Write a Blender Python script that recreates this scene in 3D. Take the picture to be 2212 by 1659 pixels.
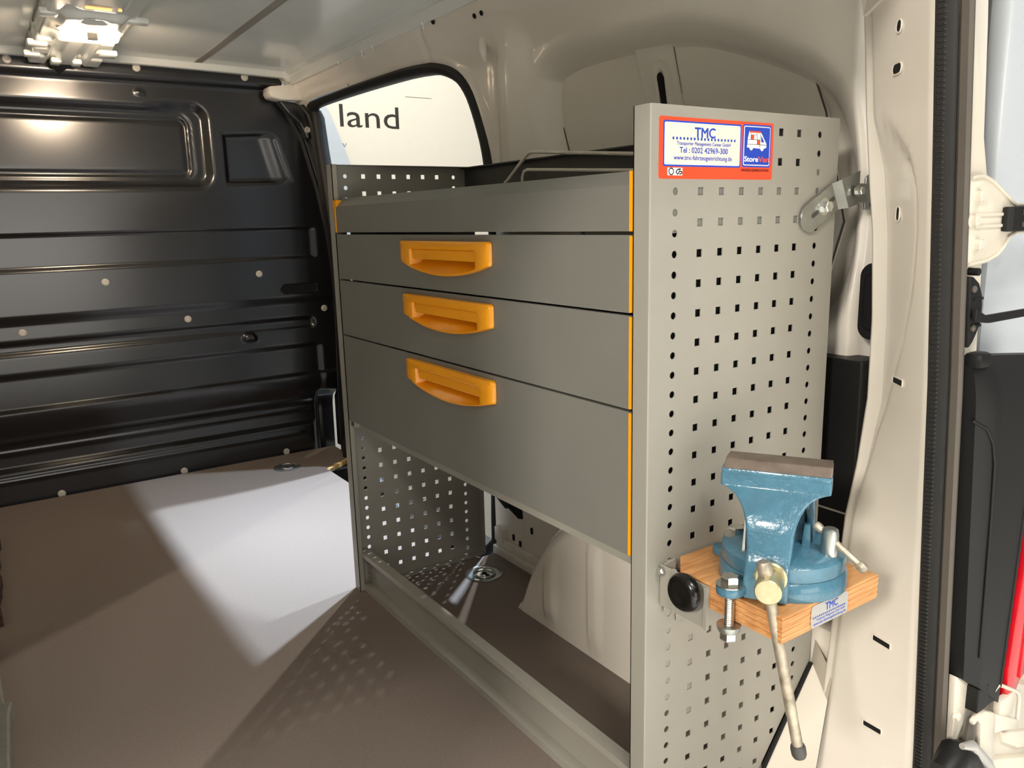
import bpy, bmesh, math, random
import numpy as np
from mathutils import Vector, Matrix

for o in list(bpy.data.objects):
    bpy.data.objects.remove(o)
SC = bpy.context.scene
COL = SC.collection
random.seed(4)

# ------------------------------------------------------------------ camera
cam_d = bpy.data.cameras.new('camera')
cam = bpy.data.objects.new('camera', cam_d)
COL.objects.link(cam)
yaw, pitch, roll = 0.5918, -0.2053, -0.0256
fwd = Vector((math.sin(yaw) * math.cos(pitch), math.cos(yaw) * math.cos(pitch), math.sin(pitch)))
rgt0 = Vector((math.cos(yaw), -math.sin(yaw), 0))
up0 = rgt0.cross(fwd)
rgt = math.cos(roll) * rgt0 + math.sin(roll) * up0
upv = -math.sin(roll) * rgt0 + math.cos(roll) * up0
M = Matrix((rgt, upv, -fwd)).transposed().to_4x4()
M.translation = Vector((-0.6741, -0.7001, 0.8759))
cam.matrix_world = M
cam_d.sensor_width = 36
cam_d.lens = 36 * 1701.75 / 2212
cam_d.clip_start = 0.02
SC.camera = cam

# ------------------------------------------------------------------ world, lights, exposure
SC.view_settings.view_transform = 'Standard'
SC.view_settings.look = 'None'
SC.view_settings.gamma = 1
SC.view_settings.use_curve_mapping = False
SC.view_settings.exposure = 0.0
W = bpy.data.worlds.new('hall'); SC.world = W
W.use_nodes = True
bg = W.node_tree.nodes['Background']
bg.inputs[0].default_value = (1.0, 0.97, 0.93, 1)
bg.inputs[1].default_value = 0.30

def area(name, loc, target, size, power, color, sy=None):
    d = bpy.data.lights.new(name, 'AREA')
    d.energy = power; d.color = color
    d.shape = 'RECTANGLE' if sy else 'SQUARE'
    d.size = size
    if sy: d.size_y = sy
    o = bpy.data.objects.new(name, d)
    COL.objects.link(o)
    o.location = loc
    o.rotation_euler = (Vector(target) - Vector(loc)).to_track_quat('-Z', 'Y').to_euler()
    return o

WARM = (1.0, 0.93, 0.83)
COOL = (0.72, 0.90, 1.12)
# hall lamps beyond the side door (cool) and behind the rear doors (warm)
for a_ in (area('hall_lamp_side', (2.38, 2.65, 4.75), (0.0, 1.45, 0.1), 0.13, 21, COOL), area('hall_lamp_front', (2.32, 1.45, 4.6), (0.0, 1.5, 0.1), 0.13, 9, COOL)):
    a_.data.spread = math.radians(30)
w_ = area('hall_lamp_far', (3.6, 4.55, 3.7), (-0.3, 0.7, 0.1), 0.10, 4.6, WARM)
w_.data.spread = math.radians(30)
area('hall_lamp_booth', (3.4, 5.6, 4.6), (4.0, 9.0, 1.6), 1.5, 165, (1.0, 0.96, 0.86))
area('hall_lamp_rear', (-2.2, -3.6, 3.3), (0.2, 0.2, 0.5), 0.4, 30, WARM)
area('hall_lamp_rear_left', (-4.2, -1.9, 2.5), (0.3, 0.0, 0.7), 0.6, 165, WARM)
area('hall_lamp_rear_right', (1.1, -3.2, 3.4), (0.3, 0.0, 0.6), 0.6, 10, WARM)
# added area lights: low rear fill giving bulkhead sheen, downlight for floor bounce
area('rear_fill', (-0.35, -6.2, 0.7), (-0.35, 0.0, 0.75), 3.4, 66, (1.0, 0.95, 0.88), 1.5)
c = area('floor_bounce_fill', (-0.9, -3.9, 4.6), (-0.9, -3.7, 0), 3.4, 440, (1.0, 0.97, 0.91), 3.0)
c.data.spread = math.radians(80)

# ------------------------------------------------------------------ materials
def lin(c):
    c = c / 255.0
    return c / 12.92 if c <= 0.04045 else ((c + 0.055) / 1.055) ** 2.4
def rgb(r, g, b): return (lin(r), lin(g), lin(b), 1)

def mat(name, col, rough=0.5, metal=0.0, var=0.06, scale=8, bump=0.0, bscale=200, coat=0.0, emit=None, estr=0, spec=0.5):
    m = bpy.data.materials.new(name); m.use_nodes = True
    nt = m.node_tree; b = nt.nodes['Principled BSDF']
    b.inputs['Roughness'].default_value = rough
    b.inputs['Metallic'].default_value = metal
    b.inputs['Specular IOR Level'].default_value = spec
    b.inputs['Coat Weight'].default_value = coat
    b.inputs['Coat Roughness'].default_value = 0.08
    tc = nt.nodes.new('ShaderNodeTexCoord')
    n = nt.nodes.new('ShaderNodeTexNoise')
    n.inputs['Scale'].default_value = scale; n.inputs['Detail'].default_value = 5
    nt.links.new(tc.outputs['Object'], n.inputs['Vector'])
    r = nt.nodes.new('ShaderNodeValToRGB')
    c = np.array(col[:3])
    r.color_ramp.elements[0].color = (*(c * (1 - var)), 1); r.color_ramp.elements[0].position = 0.3
    r.color_ramp.elements[1].color = (*np.minimum(c * (1 + var), 1), 1); r.color_ramp.elements[1].position = 0.7
    nt.links.new(n.outputs['Fac'], r.inputs['Fac'])
    nt.links.new(r.outputs['Color'], b.inputs['Base Color'])
    if bump:
        n2 = nt.nodes.new('ShaderNodeTexNoise'); n2.inputs['Scale'].default_value = bscale
        n2.inputs['Detail'].default_value = 3
        nt.links.new(tc.outputs['Object'], n2.inputs['Vector'])
        bp = nt.nodes.new('ShaderNodeBump'); bp.inputs['Strength'].default_value = bump
        bp.inputs['Distance'].default_value = 0.002
        nt.links.new(n2.outputs['Fac'], bp.inputs['Height'])
        nt.links.new(bp.outputs['Normal'], b.inputs['Normal'])
    if emit:
        b.inputs['Emission Color'].default_value = emit
        b.inputs['Emission Strength'].default_value = estr
    return m

M_body = mat('van_body_paint', rgb(236, 229, 217), 0.26, var=0.02, coat=0.35)
M_body_dim = mat('body_paint_darkened', rgb(214, 206, 190), 0.3, var=0.02, coat=0.3)  # body paint darkened to offset the strong light on these parts
M_roof = mat('roof_paint', rgb(234, 236, 229), 0.25, var=0.02, coat=0.35)
M_seam = mat('seam_sealer', rgb(150, 143, 132), 0.6, var=0.05)
M_recess = mat('recess_panel_paint', rgb(226, 220, 208), 0.4, var=0.02)
M_bulk = mat('bulkhead_black_paint', rgb(25, 25, 26), 0.24, var=0.08, scale=3, spec=0.8)
M_cab = mat('cabinet_grey_paint', rgb(157, 154, 144), 0.42, var=0.03, bump=0.03, bscale=500)
M_front = mat('drawer_grey_paint', rgb(122, 121, 115), 0.42, var=0.03, bump=0.03, bscale=500)
M_dark = mat('dark_grey_sheet', rgb(70, 70, 68), 0.5, var=0.05)
M_orange = mat('orange_plastic', rgb(255, 168, 18), 0.33, var=0.03, coat=0.2)
M_rubber = mat('black_rubber', rgb(30, 29, 28), 0.55, var=0.15, scale=40)
M_sealg = mat('grey_rubber', rgb(84, 78, 70), 0.6, var=0.08)
M_black = mat('black_plastic', rgb(22, 22, 22), 0.5, var=0.1, spec=0.3)
M_hole = mat('dark_cavity', rgb(6, 6, 6), 0.9, var=0.1)
M_zinc = mat('zinc_plated_steel', rgb(176, 180, 176), 0.3, 0.9, var=0.18, scale=30)
M_steel = mat('bright_steel', rgb(205, 205, 200), 0.22, 1.0, var=0.1, scale=30)
M_oldst = mat('weathered_steel', rgb(176, 166, 148), 0.42, 0.55, var=0.35, scale=60, bump=0.25, bscale=160)
M_brass = mat('yellow_zinc_steel', rgb(200, 192, 156), 0.35, 0.8, var=0.15, scale=60)
M_wire = mat('polished_wire', rgb(226, 220, 206), 0.4, 0.0, var=0.08, scale=40)
M_jaw = mat('ground_jaw_steel', rgb(125, 112, 102), 0.4, 0.6, var=0.2, scale=50)
M_blue = mat('blue_hammer_enamel', rgb(70, 115, 136), 0.25, var=0.12, scale=45, bump=0.5, bscale=130, coat=0.4)
M_white = mat('matt_white_wall', rgb(244, 240, 228), 0.85, var=0.01)
M_bolt = mat('pale_bolt_cap', rgb(190, 184, 172), 0.4, var=0.05)
M_text = mat('dark_lettering', rgb(52, 48, 44), 0.7, var=0.02)
M_btxt = mat('pale_blue_lettering', rgb(150, 170, 205), 0.7, var=0.02)
M_red = mat('sticker_red', rgb(252, 80, 45), 0.35, var=0.01)
M_cream = mat('sticker_cream', rgb(246, 238, 215), 0.4, var=0.01)
M_royal = mat('sticker_blue', rgb(28, 70, 190), 0.4, var=0.01)
M_swhite = mat('sticker_white', rgb(250, 250, 246), 0.4, var=0.01)
M_ink = mat('black_ink', rgb(20, 18, 18), 0.5, var=0.01)
M_silver = mat('silver_label', rgb(190, 188, 184), 0.35, 0.4, var=0.04)
M_knob = mat('black_bakelite', rgb(14, 13, 12), 0.22, var=0.1)
M_tail = mat('red_lens', rgb(205, 12, 30), 0.12, var=0.15, scale=25, coat=0.6)
M_lens = mat('lamp_lens_lit', rgb(255, 236, 205), 0.4, emit=(1.0, 0.76, 0.53, 1), estr=22)
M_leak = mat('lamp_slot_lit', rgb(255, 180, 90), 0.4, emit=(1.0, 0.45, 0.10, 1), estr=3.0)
M_hall = mat('hall_floor_pale', rgb(206, 206, 202), 0.45, var=0.05, scale=2)
M_pale = mat('pale_blue_film', rgb(205, 216, 228), 0.5, var=0.03)
M_door = mat('door_white_paint', rgb(186, 192, 198), 0.35, var=0.01)
M_peach = mat('door_card_beige', rgb(206, 186, 160), 0.6, var=0.02)
M_grtrim = mat('grey_step_trim', rgb(112, 110, 100), 0.6, var=0.15, scale=30, bump=0.2, bscale=120)
M_ragged = mat('brown_fibre_edge', rgb(66, 50, 40), 0.9, var=0.4, scale=70, bump=0.6, bscale=150)
M_ply = mat('plywood_edge', rgb(228, 190, 120), 0.5, var=0.12, scale=30)

def floor_material():
    m = mat('brown_phenolic_floor', rgb(124, 112, 103), 0.58, var=0.10, scale=260, bump=0.12, bscale=420, spec=0.3)
    return m
M_floor = floor_material()

def wood_material():
    m = bpy.data.materials.new('beech_multiplex'); m.use_nodes = True
    nt = m.node_tree; b = nt.nodes['Principled BSDF']
    b.inputs['Roughness'].default_value = 0.38
    tc = nt.nodes.new('ShaderNodeTexCoord')
    mp = nt.nodes.new('ShaderNodeMapping'); mp.inputs['Scale'].default_value = (14, 90, 260)
    nt.links.new(tc.outputs['Object'], mp.inputs['Vector'])
    n = nt.nodes.new('ShaderNodeTexNoise'); n.inputs['Scale'].default_value = 1.0; n.inputs['Detail'].default_value = 6
    nt.links.new(mp.outputs['Vector'], n.inputs['Vector'])
    r = nt.nodes.new('ShaderNodeValToRGB')
    r.color_ramp.elements[0].color = rgb(178, 118, 66); r.color_ramp.elements[0].position = 0.3
    r.color_ramp.elements[1].color = rgb(220, 165, 108); r.color_ramp.elements[1].position = 0.65
    nt.links.new(n.outputs['Fac'], r.inputs['Fac']); nt.links.new(r.outputs['Color'], b.inputs['Base Color'])
    return m
M_wood = wood_material()
M_woodd = mat('beech_dark_ply', rgb(206, 146, 92), 0.45, var=0.15, scale=60)

# ------------------------------------------------------------------ helpers
class MB:
    def __init__(s): s.v = []; s.f = []
    def add(s, vs, fs):
        k = len(s.v); s.v += [tuple(v) for v in vs]; s.f += [tuple(i + k for i in f) for f in fs]; return s
    def box(s, x0, x1, y0, y1, z0, z1):
        vs = [(x, y, z) for x in (x0, x1) for y in (y0, y1) for z in (z0, z1)]
        return s.add(vs, [(0, 1, 3, 2), (4, 6, 7, 5), (0, 4, 5, 1), (2, 3, 7, 6), (0, 2, 6, 4), (1, 5, 7, 3)])
    def tube(s, pts, r, n=10, caps=True):
        pts = [Vector(p) for p in pts]
        rings = []; prev = None
        for i, p in enumerate(pts):
            t = (pts[min(i + 1, len(pts) - 1)] - pts[max(i - 1, 0)]).normalized()
            if prev is None:
                a = Vector((0, 0, 1)) if abs(t.z) < 0.9 else Vector((1, 0, 0))
                u = t.cross(a).normalized()
            else:
                u = (prev - t * prev.dot(t)).normalized()
            w = t.cross(u); prev = u
            rr = r[i] if isinstance(r, (list, tuple)) else r
            rings.append([p + rr * (math.cos(2 * math.pi * k / n) * u + math.sin(2 * math.pi * k / n) * w) for k in range(n)])
        vs = [v for R in rings for v in R]
        fs = [(i * n + k, i * n + (k + 1) % n, (i + 1) * n + (k + 1) % n, (i + 1) * n + k) for i in range(len(rings) - 1) for k in range(n)]
        if caps: fs += [tuple(range(n))[::-1], tuple((len(rings) - 1) * n + k for k in range(n))]
        return s.add(vs, fs)
    def sweep(s, path, prof, up):
        """path: list of (origin, e1, e2); prof: list of (p,q) closed"""
        n = len(prof)
        vs = [Vector(o) + float(p) * Vector(a) + float(q) * Vector(b) for (o, a, b) in path for (p, q) in prof]
        fs = [(i * n + k, i * n + (k + 1) % n, (i + 1) * n + (k + 1) % n, (i + 1) * n + k) for i in range(len(path) - 1) for k in range(n)]
        fs += [tuple(range(n))[::-1], tuple((len(path) - 1) * n + k for k in range(n))]
        return s.add(vs, fs)
    def lathe(s, o, ax, prof, n=32, n_hex=None):
        """prof: (r, h) pairs along axis"""
        ax = Vector(ax).normalized(); o = Vector(o)
        a = Vector((0, 0, 1)) if abs(ax.z) < 0.9 else Vector((1, 0, 0))
        u = ax.cross(a).normalized(); w = ax.cross(u)
        n = n_hex or n
        vs = [o + h * ax + r * (math.cos(2 * math.pi * k / n) * u + math.sin(2 * math.pi * k / n) * w) for r, h in prof for k in range(n)]
        fs = [(i * n + k, i * n + (k + 1) % n, (i + 1) * n + (k + 1) % n, (i + 1) * n + k) for i in range(len(prof) - 1) for k in range(n)]
        fs += [tuple(range(n))[::-1], tuple((len(prof) - 1) * n + k for k in range(n))]
        return s.add(vs, fs)
    def prism(s, poly, o, e1, e2, e3, d0, d1):
        """polygon (p,q) in plane e1,e2 at o, extruded d0..d1 along e3"""
        o, e1, e2, e3 = map(Vector, (o, e1, e2, e3)); n = len(poly)
        vs = [o + float(p) * e1 + float(q) * e2 + d * e3 for d in (d0, d1) for p, q in poly]
        fs = [(k, (k + 1) % n, n + (k + 1) % n, n + k) for k in range(n)]
        fs += [tuple(range(n))[::-1], tuple(n + k for k in range(n))]
        return s.add(vs, fs)
    def build(s, name, m, parent=None, bevel=0.0, seg=2, smooth=None, norm=True):
        me = bpy.data.meshes.new(name)
        me.from_pydata([tuple(v) for v in s.v], [], s.f)
        if norm or bevel:
            bm = bmesh.new(); bm.from_mesh(me)
            if norm: bmesh.ops.recalc_face_normals(bm, faces=bm.faces)
            if bevel:
                ed = [e for e in bm.edges if len(e.link_faces) == 2 and e.calc_face_angle(0) > 0.6]
                bmesh.ops.bevel(bm, geom=ed, offset=bevel, segments=seg, affect='EDGES', profile=0.5, clamp_overlap=True)
            bm.to_mesh(me); bm.free()
        if smooth is not None:
            me.polygons.foreach_set('use_smooth', [True] * len(me.polygons))
            if smooth < 3: me.set_sharp_from_angle(angle=smooth)
        me.materials.append(m)
        o = bpy.data.objects.new(name, me); COL.objects.link(o)
        if parent: o.parent = parent
        return o

def thing(name, label, cat, loc=(0, 0, 0), group=None):
    o = bpy.data.objects.new(name, None); COL.objects.link(o)
    o.empty_display_size = 0.05
    o['label'] = label; o['category'] = cat
    if group: o['group'] = group
    ROOT[o.name] = o
    o['base'] = list(loc)
    return o
ROOT = {}
def settle():
    """put each empty at the base of its thing while its parts stay where they are"""
    for o in ROOT.values():
        b = Vector(o['base']); o.location = b
        for c in o.children: c.location = c.location - b
        del o['base']
def tag(o, label, cat, group=None):
    o['label'] = label; o['category'] = cat
    if group: o['group'] = group
    return o
def struct(o, label=None):
    o['kind'] = 'structure'
    if label: o['label'] = label
    return o

def rrect(x0, x1, z0, z1, r, n=6):
    pts = []
    for cx, cz, a0 in ((x1 - r, z1 - r, 0), (x0 + r, z1 - r, 90), (x0 + r, z0 + r, 180), (x1 - r, z0 + r, 270)):
        for k in range(n + 1):
            a = math.radians(a0 + 90 * k / n); pts.append((cx + r * math.cos(a), cz + r * math.sin(a)))
    return pts
def smst(a, b, x):
    t = np.clip((x - a) / (b - a), 0, 1); return t * t * (3 - 2 * t)
def sd_rrect(x, z, x0, x1, z0, z1, r):
    cx, cz = (x0 + x1) / 2, (z0 + z1) / 2; hx, hz = (x1 - x0) / 2 - r, (z1 - z0) / 2 - r
    dx = np.abs(x - cx) - hx; dz = np.abs(z - cz) - hz
    return np.hypot(np.maximum(dx, 0), np.maximum(dz, 0)) + np.minimum(np.maximum(dx, dz), 0) - r
def sd_poly(x, z, poly):
    x = np.asarray(x, float); z = np.asarray(z, float)
    d = np.full(x.shape, 1e9); s = np.ones(x.shape); n = len(poly)
    for i in range(n):
        ax, az = poly[i]; bx, bz = poly[i - 1]
        ex, ez = bx - ax, bz - az; wx, wz = x - ax, z - az
        t = np.clip((wx * ex + wz * ez) / (ex * ex + ez * ez), 0, 1)
        d = np.minimum(d, (wx - ex * t) ** 2 + (wz - ez * t) ** 2)
        c1 = z >= az; c2 = z < bz; c3 = ex * wz > ez * wx
        fl = (c1 & c2 & c3) | (~c1 & ~c2 & ~c3)
        s = np.where(fl, -s, s)
    return s * np.sqrt(d)
def chaikin(p, it=2):
    for _ in range(it):
        q = []
        for i in range(len(p)):
            a, b = np.array(p[i]), np.array(p[(i + 1) % len(p)])
            q += [tuple(.75 * a + .25 * b), tuple(.25 * a + .75 * b)]
        p = q
    return p
def grid(name, P, m, parent=None, cut=None, sharp=None):
    """P: array (nu,nv,3)"""
    nu, nv = P.shape[:2]
    idx = np.arange(nu * nv).reshape(nu, nv)
    F = np.stack([idx[:-1, :-1], idx[1:, :-1], idx[1:, 1:], idx[:-1, 1:]], -1)
    if cut is not None: F = F[~(cut[:-1, :-1] & cut[1:, :-1] & cut[1:, 1:] & cut[:-1, 1:])]
    F = F.reshape(-1, 4)
    me = bpy.data.meshes.new(name)
    me.from_pydata(P.reshape(-1, 3).tolist(), [], F.tolist())
    bm = bmesh.new(); bm.from_mesh(me)
    bmesh.ops.delete(bm, geom=[v for v in bm.verts if not v.link_faces], context='VERTS')
    bm.to_mesh(me); bm.free()
    me.polygons.foreach_set('use_smooth', [True] * len(me.polygons))
    if sharp: me.set_sharp_from_angle(angle=sharp)
    me.materials.append(m)
    o = bpy.data.objects.new(name, me); COL.objects.link(o)
    if parent: o.parent = parent
    return o

def text(name, s, x0, x1, z0, h, o, e1, e2, e3, m, parent, depth=0.0004, lift=0.0006, bold=0.0, shear=0.0):
    """flat lettering spanning x0..x1 (in e1), baseline z0 (in e2), ascender height h"""
    cu = bpy.data.curves.new('t', 'FONT'); cu.body = s; cu.size = 1; cu.extrude = 0.0
    cu.shear = shear; cu.resolution_u = 3
    ob = bpy.data.objects.new('t', cu); COL.objects.link(ob)
    bpy.context.view_layer.update()
    me = bpy.data.meshes.new_from_object(ob.evaluated_get(bpy.context.evaluated_depsgraph_get()))
    bpy.data.objects.remove(ob)
    co = np.array([v.co[:] for v in me.vertices])
    w0, w1 = float(co[:, 0].min()), float(co[:, 0].max())
    hz = 0.69
    o, e1, e2, e3 = map(Vector, (o, e1, e2, e3))
    for v in me.vertices:
        p = x0 + (v.co.x - w0) / (w1 - w0) * (x1 - x0); q = z0 + v.co.y / hz * h
        v.co = o + p * e1 + q * e2 + lift * e3
    if bold:
        bm = bmesh.new(); bm.from_mesh(me); g0 = list(bm.verts) + list(bm.edges) + list(bm.faces)
        for k_, (dx, dz) in enumerate(((-1, 0), (1, 0), (0, .7), (0, -.7))):
            g = bmesh.ops.duplicate(bm, geom=g0)['geom']
            bmesh.ops.translate(bm, verts=[q for q in g if isinstance(q, bmesh.types.BMVert)], vec=(e1 * dx + e2 * dz) * bold * h + e3 * 2e-6 * (k_ + 1))
        bm.to_mesh(me); bm.free()
    me.materials.clear(); me.materials.append(m)
    me.name = name
    ob = bpy.data.objects.new(name, me); COL.objects.link(ob); ob.parent = parent
    return ob
def hexbolt(mb, o, ax, r=0.008, h=0.006, washer=True):
    o = Vector(o); ax = Vector(ax).normalized()
    if washer: mb.lathe(o, ax, [(r * 1.45, 0), (r * 1.45, 0.0012)], 20)
    mb.lathe(o + ax * 0.0012, ax, [(r, 0), (r, h * .85), (r * .86, h)], n_hex=6)
    return mb

X, Y, Z = Vector((1, 0, 0)), Vector((0, 1, 0)), Vector((0, 0, 1))
XC = -0.36                                                   # middle of the van

# ================================================================== SETTING
# ---- floor board with a step well at the side door
mb = MB()
fl = [(-1.12, -0.22), (0.44, -0.22), (0.44, 0.975), (0.335, 0.98), (0.303, 1.06), (0.303, 1.955), (0.315, 1.975), (0.40, 2.035), (0.44, 2.07), (0.44, 2.26), (-1.12, 2.26)]
mb.prism(fl, (0, 0, 0), X, Y, Z, -0.012, 0)
floor = struct(mb.build('floor', M_floor, bevel=0.0015, seg=1), 'brown phenolic plywood load floor of the van')
mb = MB(); e = [(0.300, 1.953), (0.314, 1.9745), (0.40, 2.034), (0.44, 2.068)]
for (a, b), (c, d) in zip(e[:-1], e[1:]):
    mb.add([(a, b, -0.013), (c, d, -0.013), (c, d, 0.0015), (a, b, 0.0015), (a - .006, b + .012, 0.0015), (c - .006, d + .012, 0.0015)], [(0, 1, 2, 3), (3, 2, 5, 4)])
o = mb.build('plywood_edge', M_ply, floor); o['label'] = 'pale bare plywood edge at the step well'
mb = MB(); mb.box(0.30, 0.62, 0.98, 2.10, -0.16, -0.15); mb.box(0.295, 0.303, 0.98, 1.97, -0.15, -0.012)
mb.box(0.30, 0.47, 1.98, 2.2, -0.15, -0.013)
mb.build('step_well', M_black, floor)

# ---- hall outside
mb = MB(); mb.box(-14, 14, -14, 14, -0.62, -0.60)
struct(mb.build('floor', M_hall), 'pale exhibition hall floor outside the van')
mb = MB(); mb.box(-3.0, 12, 9.0, 9.1, -0.6, 4.2)
booth = struct(mb.build('wall_back', M_white), 'white booth wall seen through the side door')
text('lettering', 'land', 3.361, 4.175, 2.073, 0.271, (0, 9.0, 0), X, Z, -Y, M_text, booth, lift=0.003)
text('lettering', 'v', 3.371, 3.434, 1.823, 0.075, (0, 9.0, 0), X, Z, -Y, M_btxt, booth, lift=0.003)
mb = MB(); mb.box(4.283, 4.674, 8.993, 8.999, 2.480, 2.484); mb.build('panel_joint', M_cab, booth)
bn = thing('pale_panel', 'pale blue banner standing outside, seen in the front corner of the side door', 'banner', (3.2, 8.9, -0.6))  # plain slanted panel for the pale blue strip in the door corner
mb = MB(); mb.prism([(1.9, -0.58), (4.26, -0.58), (3.194, 2.22), (3.12, 2.34), (1.9, 2.34)], (0, 8.9, 0), X, Z, Y, 0, 0.01); mb.build('panel_sheet', M_pale, bn)
mb = MB(); mb.box(1.9, 4.3, 8.82, 8.98, -0.6, -0.55); mb.build('base', M_zinc, bn, bevel=.01)

# ---- bulkhead (front wall of the load space)
def xr(z):
    zz = [-.05, .20, .24, .49, .67, .85, 1.02, 1.19, 1.284, 1.36, 1.42]
    xx = [.470, .472, .488, .497, .490, .470, .440, .397, .345, .332, .330]
    return np.interp(z, zz, xx)
def bulk(x, z):
    d = np.zeros_like(x)
    xm = np.where(x < XC, 2 * XC - x, x)                     # symmetric pressing
    fade = 1 - smst(.40, .43, xm)
    d += .022 * smst(1.345, 1.365, z)
    d += -.010 * (1 - smst(.858, .874, z)) * fade
    d += .010 * (1 - smst(.748, .768, z)) * fade
    d += -.014 * (1 - smst(.578, .618, z))
    # long bead with a round end
    s = sd_rrect(xm, z, -1.2, .405, .484, .533, .022)
    d += -.012 * (1 - smst(-.014, 0.0, s))
    d += -.008 * (1 - smst(.410, .428, z)) * fade
    d += .018 * (1 - smst(.302, .316, z))
    d += -.050 * (1 - smst(.15, .300, z))
    for zc, a in ((.205, .006), (.165, .006)):
        d += a * np.exp(-((z - zc) / .007) ** 2) * (1 - smst(.36, .39, xm))
    d += .026 * (1 - smst(.098, .116, z)) * (1 - smst(.36, .40, xm))
    d += .006 * np.exp(-((z - .075) / .005) ** 2) * (1 - smst(.30, .34, xm))
    d += -.030 * smst(.385, .41, xm) * (1 - smst(.20, .24, z))
    # large window pressing
    s = sd_rrect(x, z, -.797, .077, 1.003, 1.300, .062)
    top = 1 - smst(1.254, 1.288, z) * (1 - smst(-.14, -.03, xm))
    d += -.022 * (1 - smst(-.034, 0.0, s)) * top
    s = sd_rrect(x, z, -.725, .005, 1.046, 1.250, .034)
    d += -.010 * (1 - smst(-.010, .0, s)) + .006 * (1 - smst(-.026, -.014, s)) - .004 * np.exp(-((s - .006) / .004) ** 2)
    # small corner pressing
    poly = [(.112, 1.197), (.27, 1.207), (.305, 1.195), (.351, 1.038), (.30, 1.028), (.111, 1.024)]
    s = sd_poly(xm, z, poly)
    d += -.018 * (1 - smst(-.016, .002, s))
    d += .012 * (1 - smst(-.012, 0, s)) * smst(.255 + (1.2 - 1.05) * 0, .31, xm + (z - 1.1) * .25)
    for xt in (-.142,):
        q = np.abs(xm - xt) / .026 + np.abs(z - 1.318) / .010
        d += .006 * (1 - smst(.5, 1.0, q))
    # half moon dome
    q = np.sqrt(((xm - .145) / .030) ** 2 + ((z - .462) / .030) ** 2)
    d += .014 * (1 - smst(.55, 1.0, q)) * smst(.458, .462, z)
    return d
zz = np.unique(np.concatenate([np.linspace(-.03, 1.41, 230), np.linspace(.09, .12, 10), np.linspace(.295, .32, 10), np.linspace(.57, .62, 10), np.linspace(.74, .88, 26)]))
uu = np.linspace(0, 1, 300)
Zg, Ug = np.meshgrid(zz, uu, indexing='ij')
R = xr(Zg); Lf = 2 * XC - R
Xg = Lf + Ug * (R - Lf)
Pg = np.stack([Xg, 2.25 - bulk(Xg, Zg), Zg], -1)
wf = struct(grid('wall_front', Pg[:, ::-1], M_bulk), 'black pressed steel bulkhead closing the front of the load space')
def bulk_y(x, z): return 2.25 - float(bulk(np.array([x]), np.array([z]))[0])
mbolt = None
for (x, z) in [(-.315, .706), (.197, .704), (-.065, .559), (-.57, .560), (.442, .557), (-.132, .004), (-.527, .004), (.250, .006), (-.505, 1.387), (-.146, 1.391), (.201, 1.387), (.40, 1.197)]:
    if mbolt is None:
        b_ = MB(); b_.lathe((0, 0, 0), -Y, [(.0125, 0), (.0125, .002), (.011, .004), (.006, .0055), (.0035, .0045)], 16)
        o = b_.build('bolt', M_bolt, wf, smooth=.7); mbolt = o
    else:
        o = mbolt.copy(); COL.objects.link(o)
    o.location = (x, bulk_y(x, z) - .0005, z)
mb = MB()
pts = rrect(.272, .415, .623, .660, .018, 8)
mb.prism(pts, (0, bulk_y(.34, .64) + .001, 0), X, Z, Y, -.002, .002)
o = mb.build('slot', M_hole, wf)
mb = MB(); mb.tube([(x, bulk_y(.34, .64) - .002, z) for x, z in pts + pts[:1]], .002, 6); mb.build('slot_rim', M_bulk, wf, smooth=.7)
# side flange of the bulkhead, three folded strips along the curved edge
mb = MB()
zs = np.linspace(.0, 1.30, 40).tolist()
for off, dep, w in ((.0, .0, .016), (.02, .03, .012), (.038, .055, .012)):
    pth = [(Vector((float(xr(z)) + off, 2.25 - dep * .4, z)), X, -Y) for z in zs]
    mb.sweep(pth, [(-w / 2, -.03), (w / 2, -.03), (w / 2, .006), (0, .014), (-w / 2, .006)], None)
mb.build('edge_flange', M_bulk, wf, smooth=.6)

# ---- side wall right
opening = [(.995, 1.03), (1.018, -.2), (1.95, -.2), (2.03, .90), (2.10, 1.26), (2.085, 1.288), (2.03, 1.298), (1.25, 1.283), (1.15, 1.262), (1.075, 1.215), (1.03, 1.14)]
opening = [(1.004, -.2), (1.002, .2), (.987, .90), (.988, 1.03), (1.030, 1.14), (1.075, 1.212), (1.15, 1.262), (1.25, 1.286), (1.6, 1.298), (2.06, 1.304), (2.118, 1.296), (2.140, 1.265), (2.065, .90), (1.985, -.2)]
rec = [(.785, 1.172), (.768, 1.06), (.742, .98), (.70, .80), (.63, .715), (.45, .68), (.15, .68), (.06, .72), (.028, .80), (.022, .90), (.04, 1.0), (.085, 1.075), (.22, 1.14), (.36, 1.192), (.52, 1.205), (.735, 1.205)]
rec_s = chaikin(rec, 2)
def wallx(y, z, feat=True):
    x = .43 + .02 * np.exp(-((z - .6) / .35) ** 2) - .014
    x = x - .066 * smst(1.24, 1.375, z)
    x = x + .05 * (1 - smst(-.002, .013, y))
    if feat:
        s = sd_poly(y, z, rec_s)
        x = x + .052 * (1 - smst(-.035, .045, s))
        x = x + .006 * (1 - smst(-.006, .0, s))
        # B-post ridge between door and panel
        x = x - .030 * smst(.80, .875, y) * (1 - smst(.895, .985, y)) * (1 - smst(1.22, 1.34, z)) * smst(.2, .6, z)
        x = x + .010 * np.exp(-((y - .955) / .030) ** 2) * smst(.9, 1.05, z) * (1 - smst(1.22, 1.29, z))
        # raised flange round the door opening
        so = sd_poly(y, z, opening)
        x = x - .008 * (1 - smst(.008, .03, so))
        x = x + .006 * np.exp(-((y - 1.23 - (1.3 - z) * .2) / .012) ** 2) * smst(1.27, 1.30, z)
    return x
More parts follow.
